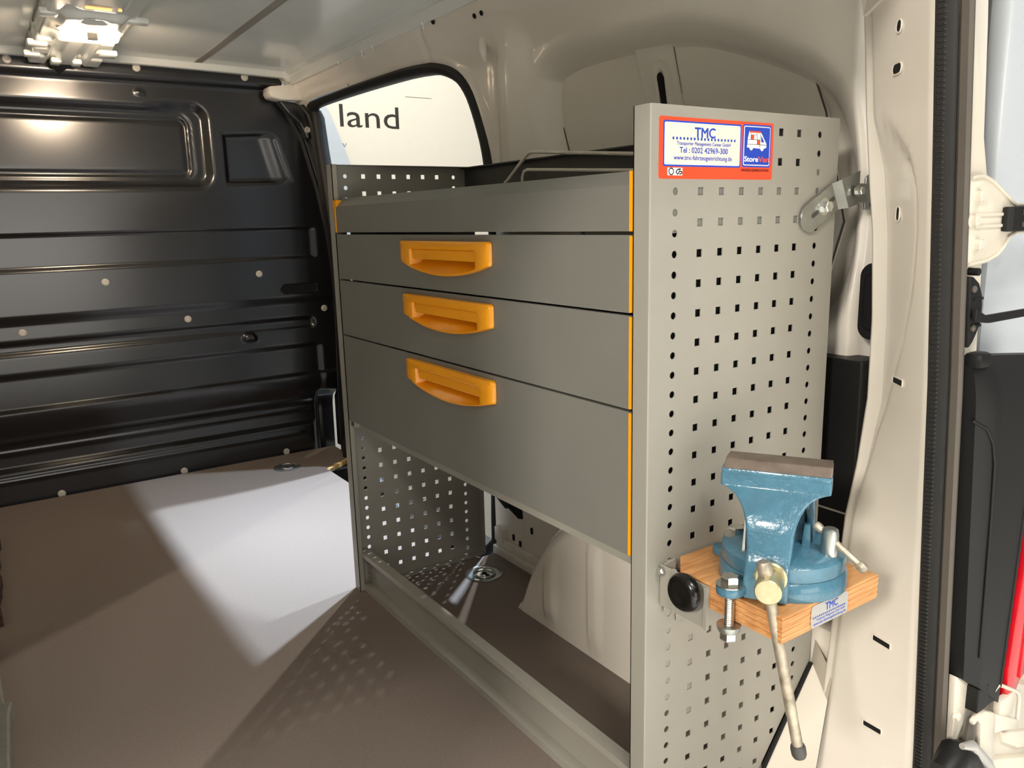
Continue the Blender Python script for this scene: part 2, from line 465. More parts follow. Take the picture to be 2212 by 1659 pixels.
ys = np.unique(np.concatenate([np.linspace(-.07, 1.05, 210), np.linspace(1.05, 2.26, 130)]))
zs = np.linspace(-.02, 1.385, 210)
Yg, Zg = np.meshgrid(ys, zs, indexing='ij')
so = sd_poly(Yg, Zg, opening)
# snap border vertices onto the opening outline
eps = 1e-4
gy = (sd_poly(Yg + eps, Zg, opening) - so) / eps; gz = (sd_poly(Yg, Zg + eps, opening) - so) / eps
near = np.abs(so) < .0045
Y2 = np.where(near, Yg - so * gy, Yg); Z2 = np.where(near, Zg - so * gz, Zg)
cut = (so < .004) | ((Yg > np.interp(Zg, [-.2, .90, 1.265, 1.31], [1.985, 2.065, 2.140, 2.16]) + .026) & (Zg < 1.285))
Pg = np.stack([wallx(Y2, Z2), Y2, Z2], -1)
wr = struct(grid('wall_right', Pg, M_body, cut=cut), 'white painted right side wall with door opening and arched recess')
# inner recess skin plates either side of the post
def wx(y, z): return float(wallx(np.array([y]), np.array([z]))[0])
def plate(name, poly, off, m, parent):
    poly = [Vector((wx(y, z) - off, y, z)) for y, z in poly]
    n = len(poly); c = sum(poly, Vector()) / n
    mb = MB(); mb.add(poly + [p + Vector((.004, 0, 0)) for p in poly], [tuple(range(n)), tuple(range(2 * n - 1, n - 1, -1))] + [(k, (k + 1) % n, n + (k + 1) % n, n + k) for k in range(n)])
    return mb.build(name, m, parent)
# post inside the recess with a slotted dome
mb = MB()
pp = [(.527, 1.199), (.427, 1.197), (.300, .72), (.365, .70)]
mb.prism([(y, z) for y, z in pp], (.4605, 0, 0), Y, Z, X, 0, .02)
post = mb.build('recess_post', M_recess, wr, bevel=.002)
mb = MB()
dome = []
for k in range(32):
    a = 2 * math.pi * k / 32
    dome.append((.022 * math.cos(a), .022 * math.sin(a) + (.034 if math.sin(a) > 0 else -.034)))
vs = []; n = 32
for q, h in ((1.10, 0), (1.0, .004), (.86, .0075), (.72, .0085), (.50, .0085), (.40, .006)):
    for (p, r_) in dome: vs.append(Vector((.4605 - h, .4415 + p * q + (r_ * q) * .28, 1.108 + r_ * (.4 + .6 * q))))
fs = [(i * n + k, i * n + (k + 1) % n, (i + 1) * n + (k + 1) % n, (i + 1) * n + k) for i in range(5) for k in range(n)]
mb.add(vs, fs); mb.build('slot_dome', M_recess, post, smooth=.9)
mb = MB(); mb.prism([(p * .36, r_ * .58) for p, r_ in dome], (.4535, .4415, 1.110), Vector((0, 1, 0)), Vector((0, .28, 1)), X, 0, .003); mb.build('slot', M_hole, post)
for nm, poly in (('recess_skin', [(.733, 1.0), (.741, 1.023), (.762, 1.079), (.781, 1.145), (.784, 1.165), (.777, 1.183), (.760, 1.194), (.733, 1.202), (.699, 1.203), (.527, 1.197), (.380, .74), (.64, .74), (.70, .86)]),
                 ('recess_skin', [(.427, 1.195), (.392, 1.194), (.349, 1.187), (.32, 1.18), (.269, 1.165), (.218, 1.141), (.135, 1.099), (.112, 1.075), (.093, 1.03), (.078, .97), (.05, .86), (.08, .75), (.31, .74)])):
    mb = MB(); mb.prism(poly, (.466, 0, 0), Y, Z, X, 0, .006)
    o = mb.build(nm, M_recess, wr)
    mb = MB(); mb.tube([(.4655, y, z) for y, z in poly + poly[:1]], .0016, 6); mb.build('skin_gap_shade', M_sealg, o, smooth=.8)  # dark tube paints the shade of the open gap round the plate
mb = MB(); mb.tube([(.400, .985, 1.31), (.392, .975, 1.29), (.392, .972, 1.265), (.398, .975, 1.245)], [.006, .010, .010, .005], 10); mb.build('stamped_rib', M_body, wr, smooth=.9)
# wheel arch
cy, cz, rr = .25, -.10, .447
ya_ = np.linspace(.004, .688, 120); tt = np.unique(np.concatenate([np.linspace(0, .8, 12), np.linspace(.8, 1.0, 16), np.linspace(1.0, 1.6, 8)]))
Yg, Tg = np.meshgrid(ya_, tt, indexing='ij')
zt = cz + np.sqrt(np.maximum(rr * rr - (Yg - cy) ** 2, 1e-6)); zt = np.maximum(zt, .003)
rad = .045
q = np.clip((Tg - .8) / .2, 0, 1) * math.pi / 2
zb_ = np.maximum(zt - rad, .0)
Zg = np.where(Tg <= .8, zb_ * Tg / .8, np.minimum(zb_ + rad * np.sin(q), zt))
Xg = .26 + rad * (1 - np.cos(q)) + np.maximum(Tg - 1, 0) * .32
rib = np.zeros_like(Yg)
for y0, y1 in ((.545, .582), (.400, .434), (.262, .294), (.12, .15)):
    rib += smst(y0 - .010, y0 + .006, Yg) * (1 - smst(y1 - .003, y1 + .004, Yg))
Xg = Xg - .0080 * rib * smst(.02, .05, Zg) * (1 - smst(-.10, -.045, Zg - zt))
wa = grid('wheel_arch', np.stack([Xg, Yg, Zg], -1), M_body, wr)
mb = MB(); mb.tube([(.29, cy + (rr + .002) * math.cos(math.radians(a)), cz + (rr + .002) * math.sin(math.radians(a))) for a in range(14, 92, 4)], .0035, 6); mb.build('seam_lip', M_body, wa, smooth=.8)
# lower post behind the cabinet: panel with large slot
lp = MB(); lp.prism([(1.006, -.02), (1.004, .60), (.66, .60), (.66, -.02)], (.405, 0, 0), Y, Z, X, 0, .02)
lpo = lp.build('lower_panel', M_body, wr, bevel=.004)
lp = MB(); lp.prism([(.998, .172), (.99, .215), (.880, .212), (.870, .125), (.89, .12), (.935, .135), (.95, .13), (.995, .15)], (.405, 0, 0), Y, Z, X, -.0015, .001)
for y, z in ((.828, .185), (.832, .105), (.915, .06), (.885, .052)): lp.prism(rrect(y - .005, y + .005, z - .009, z + .009, .004, 3), (.405, 0, 0), Y, Z, X, -.0015, .001)
lp.build('slot', M_hole, lpo)
lp = MB(); lp.box(.385, .408, .72, .99, -.01, .022); lp.box(.392, .408, .70, .98, .022, .045); lp.box(.388, .408, .945, .985, .035, .075); lp.box(.4, .408, .862, .872, .05, .118); lp.build('stamped_rib', M_body, lpo, bevel=.006, smooth=.7)
# dark lower cover and recessed grab slot right of the cabinet
mb = MB(); mb.box(.405, .46, -.034, .20, .412, .655); mb.box(.408, .46, -.034, .20, .23, .409)
o = mb.build('lower_cover', M_black, wr, bevel=.003); o['label'] = 'matt black cover panel low on the side wall'
mb = MB(); mb.box(.4085, .4125, -.034, .20, .4085, .4125); mb.build('cover_seam', M_bolt, wr)
mb = MB(); mb.prism(rrect(-.075, -.005, .685, .800, .02), (.437, 0, 0), Y, Z, X, -.008, .004); o = mb.build('grab_slot', M_hole, wr, bevel=.003)
mb = MB(); mb.prism(rrect(-.08, -.014, .70, .785, .014), (.4285, 0, 0), Y, Z, X, -.003, .001); mb.build('grab_insert', M_black, wr, bevel=.002)
# sloping panel between the cabinet foot and the corner post
mb = MB(); f = [(.190, -.004, -.06), (.250, -.004, .0), (.368, -.004, .158), (.372, -.004, .20), (.345, -.056, .17), (.335, -.056, .13), (.312, -.056, .0), (.308, -.056, -.06)]
mb.add(f + [(x + .012, y + .012, z) for x, y, z in f], [(0, 1, 6, 7), (1, 2, 5, 6), (2, 3, 4, 5), (0, 1, 9, 8), (1, 2, 10, 9), (2, 3, 11, 10)])
mb.build('rear_step', M_body_dim, wr, smooth=.4)
mb = MB(); mb.tube([(.246, -.003, .0), (.366, -.003, .160)], .0035, 6); mb.tube([(.186, -.003, -.062), (.246, -.003, .0)], .0035, 6); mb.build('step_strip', M_black, wr)
mb = MB(); mb.box(.372, .43, -.05, .03, .10, .225); mb.build('rear_tab', M_body, wr, bevel=.01, smooth=.7)
mb = MB(); mb.box(.20, .47, -.24, -.02, -.10, -.062); mb.build('sill', M_body, wr, bevel=.008, smooth=.7)

# sliding side door slid back along the outside
sd = MB(); sd.box(.50, .60, -.15, .972, -.35, 1.30); d2 = struct(sd.build('door_2', M_door, bevel=.02, smooth=.6), 'white sliding side door slid back along the outside of the van')
# door seal round the side opening
def seal_path(poly, n=4, zmin=0.0):
    p = chaikin(poly, 2); return [q for q in p if q[1] > zmin]
pth = []
op = [p for p in opening if p[1] > -.1]
op = chaikin([(1.004, -.1)] + op + [(1.98, -.1)], 2)
k0 = max(range(len(op)), key=lambda i: (op[i][1] < -.05) * 1 and op[i][0] * -1 + 10)
i0 = min(range(len(op)), key=lambda i: op[i][1] + op[i][0] * .001)
seq = op[i0:] + op[:i0]
cyo, czo = 1.55, .7
for i, (y, z) in enumerate(seq):
    a = np.array(seq[max(i - 1, 0)]); b = np.array(seq[min(i + 1, len(seq) - 1)])
    t = (b - a) / np.linalg.norm(b - a); nn = np.array((-t[1], t[0]))
    if nn @ np.array((cyo - y, czo - z)) < 0: nn = -nn
    x = float(wallx(np.array([y]), np.array([min(z, 1.29)]), False)[0]) - .004
    pth.append((Vector((x, y, z)), Vector((0, float(nn[0]), float(nn[1]))), X))
mb = MB(); mb.sweep(pth, [(-.006, -.006), (.006, -.016), (.016, -.013), (.023, -.003), (.023, .022), (.016, .028), (.003, .028), (-.006, .012)], None)
struct(mb.build('trim_1', M_rubber, smooth=.9), 'black rubber seal round the side door opening')

# ---- roof
ys = np.linspace(-.18, 2.27, 240); xs = np.unique(np.concatenate([np.linspace(-1.09, .365, 170), np.linspace(0.0, .06, 16)]))
Xg, Yg = np.meshgrid(xs, ys, indexing='ij')
xm = np.where(Xg < XC, 2 * XC - Xg, Xg)
zr = 1.412 - .010 * ((Xg - XC) / .72) ** 2
zr = zr - .018 * smst(2.155, 2.17, Yg) + .006 * smst(2.20, 2.21, Yg)
zr = zr - .012 * smst(.325, .333, xm)
zr = zr - .0 * xm
Pg = np.stack([Xg, Yg, zr], -1)
ceil = struct(grid('ceiling', Pg[::-1], M_roof), 'pale grey painted steel roof skin with pressed beads')
for xs_ in (.030, 2 * XC - .030):
    mb = MB(); yy = np.linspace(-.15, 2.15, 24).tolist()
    zb_s = 1.412 - .010 * ((.030 - XC) / .72) ** 2
    mb.sweep([(Vector((xs_, y, zb_s)), X, Z) for y in yy], [(-.013, .004), (-.012, -.0012), (.012, -.0012), (.013, .004)], None)
    mb.build('seam_strip', M_seam, ceil)
# pressed console plate that carries the lamp
us = np.linspace(-.462, -.258, 70); vs_ = np.linspace(1.05, 2.165, 200)
Xg, Yg = np.meshgrid(us, vs_, indexing='ij')
zc_ = 1.372 + 0 * Xg
s = sd_rrect(Xg, Yg, -.432, -.282, 1.46, 1.76, .035); zc_ -= .016 * (1 - smst(-.02, .006, s))
s = sd_rrect(Xg, Yg, -.415, -.300, 1.16, 1.43, .03); zc_ -= .010 * (1 - smst(-.02, .006, s))
s = sd_rrect(Xg, Yg, -.385, -.33, 1.475, 1.515, .015); zc_ += .006 * (1 - smst(-.01, .004, s))
for yb in (1.80, 1.92, 2.04): zc_ += .010 * np.exp(-((Yg - yb) / .022) ** 4) * (np.abs(Xg - XC) > .06)
zc_ += .012 * np.exp(-((np.abs(Xg - XC) - .035) / .014) ** 4) * smst(1.80, 1.86, Yg)
zc_ -= .006 * np.exp(-(((Xg + .435) / .010) ** 2 + ((Yg - 1.62) / .09) ** 2))
zc_ += .03 * (smst(.092, .1, np.abs(Xg - XC)))
con = grid('lamp_console', np.stack([Xg, Yg, zc_], -1)[::-1], M_roof, ceil)
mb = MB()
for x0, x1, y0, y1 in ((-.470, -.430, 1.50, 1.54), (-.474, -.425, 1.86, 1.90), (-.474, -.432, 2.02, 2.06), (-.285, -.235, 1.50, 1.53), (-.290, -.245, 1.93, 1.98), (-.40, -.372, 2.10, 2.16), (-.345, -.318, 2.10, 2.16)):
    mb.box(x0, x1, y0, y1, 1.366, 1.382)
mb.build('console_tab', M_roof, con, bevel=.005, smooth=.7)
mb = MB(); mb.add([(-.405, 2.16, 1.372), (-.34, 2.16, 1.372), (-.372, 2.215, 1.352), (-.372, 2.165, 1.392)], [(0, 1, 2), (0, 2, 3), (1, 3, 2), (0, 3, 1)]); mb.build('console_tip', M_bulk, con)
lamp = thing('ceiling_lamp', 'lit warm white oval cargo lamp in the roof console', 'lamp', (-.356, 1.60, 1.33))
def lens(mb, cx, cy, cz, hx, hy, hz):
    vs = []; n = 32
    for q, h in ((1, 0), (.97, -.45), (.85, -.8), (.6, -.97), (.25, -1)):
        for k in range(n):
            a = 2 * math.pi * k / n; c, s_ = math.cos(a), math.sin(a)
            px = (hx - hy) * (1 if c > 0 else -1) * min(1, abs(c) * 4) + hy * c * q; py = hy * s_ * q
            vs.append((cx + px, cy + py, cz + hz * h))
    fs = [(i * n + k, i * n + (k + 1) % n, (i + 1) * n + (k + 1) % n, (i + 1) * n + k) for i in range(4) for k in range(n)] + [tuple(4 * n + k for k in range(n))]
    return mb.add(vs, fs)
mb = MB(); lens(mb, -.356, 1.602, 1.354, .066, .030, .020); mb.build('lens', M_lens, lamp, smooth=1.0)
mb = MB(); lens(mb, -.356, 1.602, 1.363, .072, .036, .008); mb.build('bezel', M_roof, lamp, smooth=.7)
mb = MB(); mb.box(-.368, -.344, 1.568, 1.580, 1.332, 1.350); mb.build('switch', M_bolt, lamp, bevel=.003)
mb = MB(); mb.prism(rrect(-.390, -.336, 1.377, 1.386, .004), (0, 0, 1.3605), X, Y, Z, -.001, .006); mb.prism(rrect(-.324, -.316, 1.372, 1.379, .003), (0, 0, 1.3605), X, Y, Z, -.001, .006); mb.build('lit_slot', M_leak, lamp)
dl = area('ceiling_lamp_bulb', (-.356, 1.612, 1.327), (-.356, 2.0, 1.05), .115, 6.0, (1.0, 0.78, 0.56), .045)
# roof side rail with clip tabs
mb = MB()
yy = np.linspace(-.12, 2.16, 30).tolist()
pthr = [(Vector((.345, y, 1.366)), X, Z) for y in yy]
mb.sweep(pthr, [(-.010, .026), (-.012, .022), (-.002, -.003), (.003, -.003), (.012, .0), (.012, .026)], None)
rail = struct(mb.build('trim_2', M_roof, smooth=.5), 'painted roof side rail above the right wall')
mt = None
for y in (1.752, 1.576, 1.501, 1.20):
    if mt is None:
        t_ = MB(); t_.add([(-.004, -.03, .004), (.014, -.012, -.006), (.018, .03, -.006), (0, .022, .006), (.016, 0, -.016)], [(0, 1, 2, 3), (1, 4, 2)]); t_.tube([(-.002, -.028, -.002), (.016, 0, -.012), (.03, .01, -.014)], .0035, 6)
        mt = o = t_.build('clip_tab', M_roof, rail, smooth=.7)
    else:
        o = mt.copy(); COL.objects.link(o)
    o.location = (.343, y, 1.366)
mb = MB()
for y, z, w in ((1.133, 1.362, .008), (.955, 1.338, .006), (.925, 1.338, .006)): mb.lathe((wx(y, z) - .002, y, z), Vector((-1, 0, -.4)), [(w, 0), (w * .9, .002)], 12)
mb.build('clip_hole', M_hole, rail)
# front header bracket in the upper corner
mb = MB()
mb.prism([(.262, 1.352), (.258, 1.330), (.266, 1.316), (.30, 1.309), (.405, 1.312), (.425, 1.335), (.425, 1.372), (.40, 1.370)], (0, 2.155, 0), X, Z, Y, 0, .07)
struct(mb.build('trim_3', M_body, bevel=.005, smooth=.7), 'white painted header bracket in the front upper corner')
mb = MB()
zsb = np.linspace(-.02, 1.300, 40).tolist()
def fy(z): return float(np.interp(z, [-.2, .90, 1.265, 1.31], [1.985, 2.065, 2.140, 2.16])) + .016
vs = []
for z in zsb:
    y0 = fy(z); x0 = float(wallx(np.array([y0]), np.array([z]), False)[0])
    for u, dx in ((0, .012), (.0, -.006), (.16, -.004), (.24, -.012), (.30, -.010), (.38, .008), (.52, .022), (.58, .012), (.64, .018), (.74, .048), (1, .078)):
        vs.append((x0 + dx, y0 + (2.262 - y0) * u, z))
n = 11; mb.add(vs, [(i * n + k, i * n + k + 1, (i + 1) * n + k + 1, (i + 1) * n + k) for i in range(len(zsb) - 1) for k in range(n - 1)])
mb.build('front_post_cover', M_bulk, wf, smooth=.6)
mb = MB(); mb.prism([(.30, 1.312), (.36, 1.308), (.41, 1.29), (.425, 1.24), (.415, 1.19), (.40, 1.18), (.375, 1.235), (.335, 1.27)], (0, 2.19, 0), X, Z, Y, 0, .04)
mb.build('corner_gusset', M_bulk, wf, bevel=.006)
mb = MB(); mb.lathe((.400, 2.188, 1.215), -Y, [(.011, 0), (.011, .004), (.008, .007), (.004, .005)], 16); mb.build('bolt', M_bolt, wf, smooth=.7)

# ---- left wall (opposite side, out of frame, encloses the space) and what shows at the left edge
ysl = np.linspace(-.07, 2.26, 60); zsl = np.linspace(-.02, 1.385, 60)
Yg, Zg = np.meshgrid(ysl, zsl, indexing='ij')
Pg = np.stack([2 * XC - wallx(Yg, Zg, False), Yg, Zg], -1)
wl = struct(grid('wall_left', Pg[::-1], M_body), 'white painted left side wall')
mb = MB()
mb.prism([(-1.0, .35), (-.748, .35), (-.735, .62), (-.727, .86), (-.721, .90), (-.733, .905), (-.738, 1.05), (-.747, 1.25), (-1.0, 1.27)], (0, 0, .0), X, Y, Z, .0005, .035)
struct(mb.build('trim_4', M_grtrim, bevel=.004), 'grey step trim along the left edge of the load floor')
mb = MB(); rnd = random.Random(2)
pl = [(-1.0, 1.28), (-1.0, 2.0)]
yv = 1.95
edge = []
while yv > 1.29:
    edge.append((-.712 - .012 * (1.95 - yv) - rnd.uniform(0, .012), yv)); yv -= .035
mb.prism(pl[::-1][0:1] + edge + [(-1.0, 1.28)], (0, 0, 0), X, Y, Z, .0005, .028)
struct(mb.build('trim_5', M_ragged), 'frayed brown mat edge on the left of the floor')

# ---- rear right corner post
def pil(z):
    zz = [0, .03, .14, .272, .42, .50, .60, .72, .847, .91, 1.0, 1.09, 1.20, 1.30, 1.38]
    xa = [.315, .322, .338, .352, .366, .388, .404, .402, .388, .374, .356, .343, .325, .30, .26]
    return float(np.interp(z, zz, xa))
def xd(z): return float(np.interp(z, [-.1, .149, .433, .664, .903, 1.094, 1.35], [.345, .328, .304, .285, .258, .235, .195]))
def crease(z):
    zz = [.40, .50, .56, .63, .71, .78, .85, .90, .93, .965, .99, 1.0]
    tt = [0, .03, .10, .25, .45, .58, .64, .63, .55, .35, .15, 0]
    return float(np.interp(z, zz, tt))
rows = []
for z in np.linspace(-.03, 1.37, 110).tolist():
    a = Vector((pil(z), -.05, z)); d = Vector((xd(z), -.20, z)); t = d - a
    nrm = Vector((-t.y, t.x, 0)).normalized()
    if nrm.x > 0: nrm = -nrm                                  # towards the load space
    row = [a + Vector((.055, .035, 0)), a + Vector((.012, .012, 0)), a + Vector((.003, .004, 0))]
    c = crease(z); w = min(1, max(0, (z - .45) / .15)) * min(1, max(0, (1.0 - z) / .07))
    for u in np.linspace(0, 1, 34).tolist():
        lo = .012 * w * (1 - float(smst(c - .02, c + .11, u))) if c > 0 else 0
        lo += .004 * w * math.exp(-((u - c - .02) / .05) ** 2)
        rim = -.006 * float(smst(.90, .99, u))
        rnd_ = -.006 * (1 - float(smst(0, .08, u)))
        row.append(a + t * u + nrm * (-(lo) + rim + rnd_))
    row += [d + Vector((.004, -.002, 0)), d + Vector((.012, .012, 0)), d + Vector((.15, .02, 0))]
    rows.append(row)
Pg = np.array([[list(p) for p in r_] for r_ in rows])
wrr = struct(grid('wall_rear', Pg, M_body), 'white painted rear corner post beside the tailgate opening')
def post_pt(z, u, lift=.001):
    a = Vector((pil(z), -.05, z)); d = Vector((xd(z), -.20, z)); t = d - a
    nrm = Vector((-t.y, t.x, 0)).normalized()
    if nrm.x > 0: nrm = -nrm
    c = crease(z); w = min(1, max(0, (z - .45) / .15)) * min(1, max(0, (1.0 - z) / .07))
    lo = .012 * w * (1 - smst(c - .02, c + .11, u)) if c > 0 else 0
    return a + t * u + nrm * (lift - float(lo)), t.normalized(), nrm
def post_hole(z, u, pw, ph, r, tilt=0):
    p, t, nn = post_pt(z, u)
    up = Z
    e1 = (t * math.cos(tilt) + up * math.sin(tilt)); e2 = (-t * math.sin(tilt) + up * math.cos(tilt))
    mb = MB(); mb.prism(rrect(-pw / 2, pw / 2, -ph / 2, ph / 2, r, 5), p, e1, e2, nn, -.003, .0004); h = mb.build('slot', M_hole, wrr)
    ring = [p + e1 * a_ + e2 * b_ for a_, b_ in rrect(-pw / 2 - .001, pw / 2 + .001, -ph / 2 - .001, ph / 2 + .001, r + .001, 5)]
    mb = MB(); mb.tube(ring + ring[:1], .0011, 6); mb.build('slot_rim', M_body, h, smooth=.8)
for z, u, pw, ph, r, tl in ((1.093, .50, .011, .013, .0054, 0), (1.046, .47, .022, .011, .0054, 0), (.871, .29, .009, .017, .0044, 0), (.648, .50, .029, .0075, .0008, 0), (.270, .58, .030, .0075, .0008, 0), (.130, .55, .028, .0075, .0008, 0)):
    post_hole(z, u, pw, ph, r, tl)
# overlapping header sheet at the top of the post
mb = MB()
q = [post_pt(1.125, -.02, .004)[0], post_pt(1.148, .92, .004)[0], post_pt(1.36, .92, .004)[0], post_pt(1.36, -.1, .004)[0]]
nn = post_pt(1.15, .5)[2]
mb.add([*q, *[p - nn * .006 for p in q]], [(0, 1, 2, 3), (7, 6, 5, 4), (0, 4, 5, 1), (1, 5, 6, 2), (2, 6, 7, 3), (3, 7, 4, 0)])
mb.build('header_sheet', M_body, wrr, bevel=.0015)
# roof rear header (out of frame, bounds the opening) 
mb = MB(); mb.box(-1.0, .30, -.22, -.10, 1.20, 1.42); mb.box(-1.12, -1.0, -.22, -.02, -.1, 1.42); mb.build('tailgate_header', M_body, wrr, bevel=.01)
# ribbed rubber seal
zsq = np.linspace(-.06, 1.36, 60).tolist()
pth = [(Vector((xd(z) - .003, -.196, z)), -Y, X) for z in zsq]
mb = MB(); mb.sweep(pth, [(.0, .02), (.0, .003), (.003, .0), (.022, .0), (.026, .003), (.027, .02)], None)
seal = struct(mb.build('trim_6', M_rubber, smooth=.7), 'black ribbed rubber seal on the rear corner post')
pth = [(Vector((xd(z) - .003, -.196, z)), -Y, X) for z in zsq]
mb = MB(); mb.sweep(pth, [(.0265, .006), (.0275, .001), (.032, -.0035), (.040, -.0035), (.043, .0), (.043, .003)], None)
o = mb.build('seal_lip', M_sealg, seal, smooth=.7); o['label'] = 'grey brown smooth lip of the seal'
mb = MB()
for z in np.arange(.0, 1.14, .0058).tolist():
    p = Vector((xd(z) - .003, -.196, z))
    vs = [p - Y * a_ + X * b_ + Z * d_ for d_ in (-.0012, .0012) for a_, b_ in ((.003, .001), (.006, -.0015), (.013, -.0015), (.016, .001))]
    mb.add(vs, [(0, 1, 2, 3), (7, 6, 5, 4), (0, 4, 5, 1), (1, 5, 6, 2), (2, 6, 7, 3)])
o = mb.build('seal_rib', M_rubber, seal); o['kind'] = 'stuff'

# ---- outside of the rear corner
mb = MB()
def cl(poly): return [(max(p, xd(q) + .004), q) for p, q in poly]
mb.prism([(xd(1.3) + .004, 1.30), (.240, 1.30), (.248, 1.09), (.312, .909), (.322, .76), (.332, .62), (.345, .30), (xd(.3) + .004, .30), (xd(.62) + .004, .62), (xd(.91) + .004, .91)], (0, -.232, 0), X, Z, Y, 0, .02)
op_ = mb.build('outer_pillar', M_body_dim, wrr, bevel=.003)
mb = MB(); mb.prism([(.345, -.25), (.345, .27), (.385, .245), (.44, .222), (.60, .15), (.60, -.25)], (0, -.242, 0), X, Z, Y, 0, .03)
mb.prism([(.428, -.25), (.430, .104), (.56, .052), (.60, .04), (.60, -.25)], (0, -.252, 0), X, Z, Y, 0, .012)
mb.prism([(.479, .125), (.53, .105), (.60, .08), (.60, .05), (.537, .073), (.484, .106)], (0, -.247, 0), X, Z, Y, 0, .008)
mb.build('outer_sill', M_body_dim, wrr, bevel=.003, smooth=.7)
# open rear door folded back beside the van
dr = MB(); dr.box(.455, 1.15, -.175, -.145, -.2, 1.34)
door = struct(dr.build('door_1', M_door, bevel=.008, smooth=.6), 'white rear door folded open beside the rear corner')
dr = MB(); dr.prism([(.585, -.1), (1.12, -.1), (1.12, .70), (.64, .86), (.606, .80)], (0, -.176, 0), X, Z, Y, -.003, .004); dr.build('door_card', M_peach, door, bevel=.002)
dr = MB(); dr.tube([(.577, -.177, -.1), (.600, -.177, .80), (.635, -.177, .885)], .0018, 6); dr.build('door_seam', M_sealg, door)

# upper hinge
hg = thing('door_hinge', 'upper white painted rear door hinge with three hex bolts', 'hinge', (.33, -.24, .77), 'rear door hinges')
mb = MB()
hp = [(.255, .908), (.270, .910), (.288, .911), (.308, .906), (.327, .898), (.345, .890), (.359, .883), (.370, .879), (.41, .879), (.41, .846), (.377, .846), (.362, .841), (.348, .828), (.334, .820), (.313, .815), (.289, .813), (.262, .812)]
mb.prism(cl(hp), (0, -.238, 0), X, Z, Y, 0, .008); mb.build('plate', M_body_dim, hg, bevel=.002, smooth=.6)
mb = MB(); mb.tube([(p, -.239, q) for p, q in cl(hp)[:9]], .0022, 6); mb.tube([(p, -.239, q) for p, q in cl(hp)[9:]], .0022, 6); mb.build('rim', M_body_dim, hg, smooth=.8)
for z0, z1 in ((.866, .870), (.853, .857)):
    mb = MB(); mb.box(.278, .352, -.2402, -.237, z0, z1); mb.build('rib', M_body_dim, hg, bevel=.001)
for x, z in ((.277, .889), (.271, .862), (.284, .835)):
    mb = MB(); hexbolt(mb, (x, -.238, z), -Y, .0065, .007); mb.build('bolt', M_body_dim, hg, smooth=.5)
mb = MB(); mb.lathe((.347, -.243, .848), Z, [(.008, 0), (.008, .028)], 10); mb.box(.346, .43, -.249, -.236, .8475, .8765); mb.build('pin', M_black, hg, bevel=.0015)
for z in (.8665, .8525):
    mb = MB(); mb.box(.368, .40, -.2505, -.2488, z, z + .006); mb.build('pin_slot', M_sealg, hg)
# lower hinge
hg2 = thing('door_hinge', 'lower white painted rear door hinge below the tail lamp', 'hinge', (.36, -.25, .10), 'rear door hinges')
mb = MB()
mb.prism(cl([(.302, .273), (.314, .274), (.374, .242), (.391, .232), (.381, .226), (.387, .21), (.381, .203), (.352, .185), (.335, .165), (.318, .160), (.30, .165)]), (0, -.246, 0), X, Z, Y, 0, .008); mb.build('plate', M_body_dim, hg2, bevel=.002, smooth=.6)
mb = MB(); hexbolt(mb, (.332, -.246, .212), -Y, .006, .004); mb.build('bolt', M_body_dim, hg2)
mb = MB(); mb.box(.356, .384, -.262, -.244, .213, .249); mb.box(.384, .413, -.258, -.246, .208, .236); mb.build('pin', M_black, hg2, bevel=.002)
mb = MB()
mb.prism([(.350, .203), (.362, .209), (.382, .207), (.405, .196), (.414, .184), (.412, .161), (.418, .150), (.430, .08), (.432, -.06), (.39, -.06), (.378, .13), (.371, .19), (.362, .200), (.352, .196)], (0, -.258, 0), X, Z, Y, -.004, .004); mb.build('arm', M_body_dim, hg2, bevel=.003, smooth=.6)
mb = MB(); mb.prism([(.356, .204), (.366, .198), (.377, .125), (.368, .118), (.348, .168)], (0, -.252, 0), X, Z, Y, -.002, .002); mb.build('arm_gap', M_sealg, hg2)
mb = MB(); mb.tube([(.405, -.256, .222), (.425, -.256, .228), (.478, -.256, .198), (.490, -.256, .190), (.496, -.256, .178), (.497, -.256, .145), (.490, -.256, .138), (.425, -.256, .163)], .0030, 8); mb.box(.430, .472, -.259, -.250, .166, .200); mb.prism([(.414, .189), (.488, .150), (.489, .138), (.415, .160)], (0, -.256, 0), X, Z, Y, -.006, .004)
mb.build('striker_frame', M_body_dim, hg2, bevel=.0015, smooth=.6)
mb = MB(); mb.tube([(.28, -.262, .160), (.305, -.262, .176), (.325, -.262, .165), (.35, -.262, .135), (.40, -.262, .06)], [.018, .02, .02, .018, .012], 12); mb.build('hinge_cover', M_black, hg2, smooth=.9)
mb = MB(); mb.tube([(.300, -.272, .195), (.322, -.274, .188), (.345, -.274, .165), (.372, -.274, .140), (.42, -.27, .09)], [.004, .007, .008, .007, .004], 10); mb.build('cover_strap', M_silver, hg2, smooth=.9)
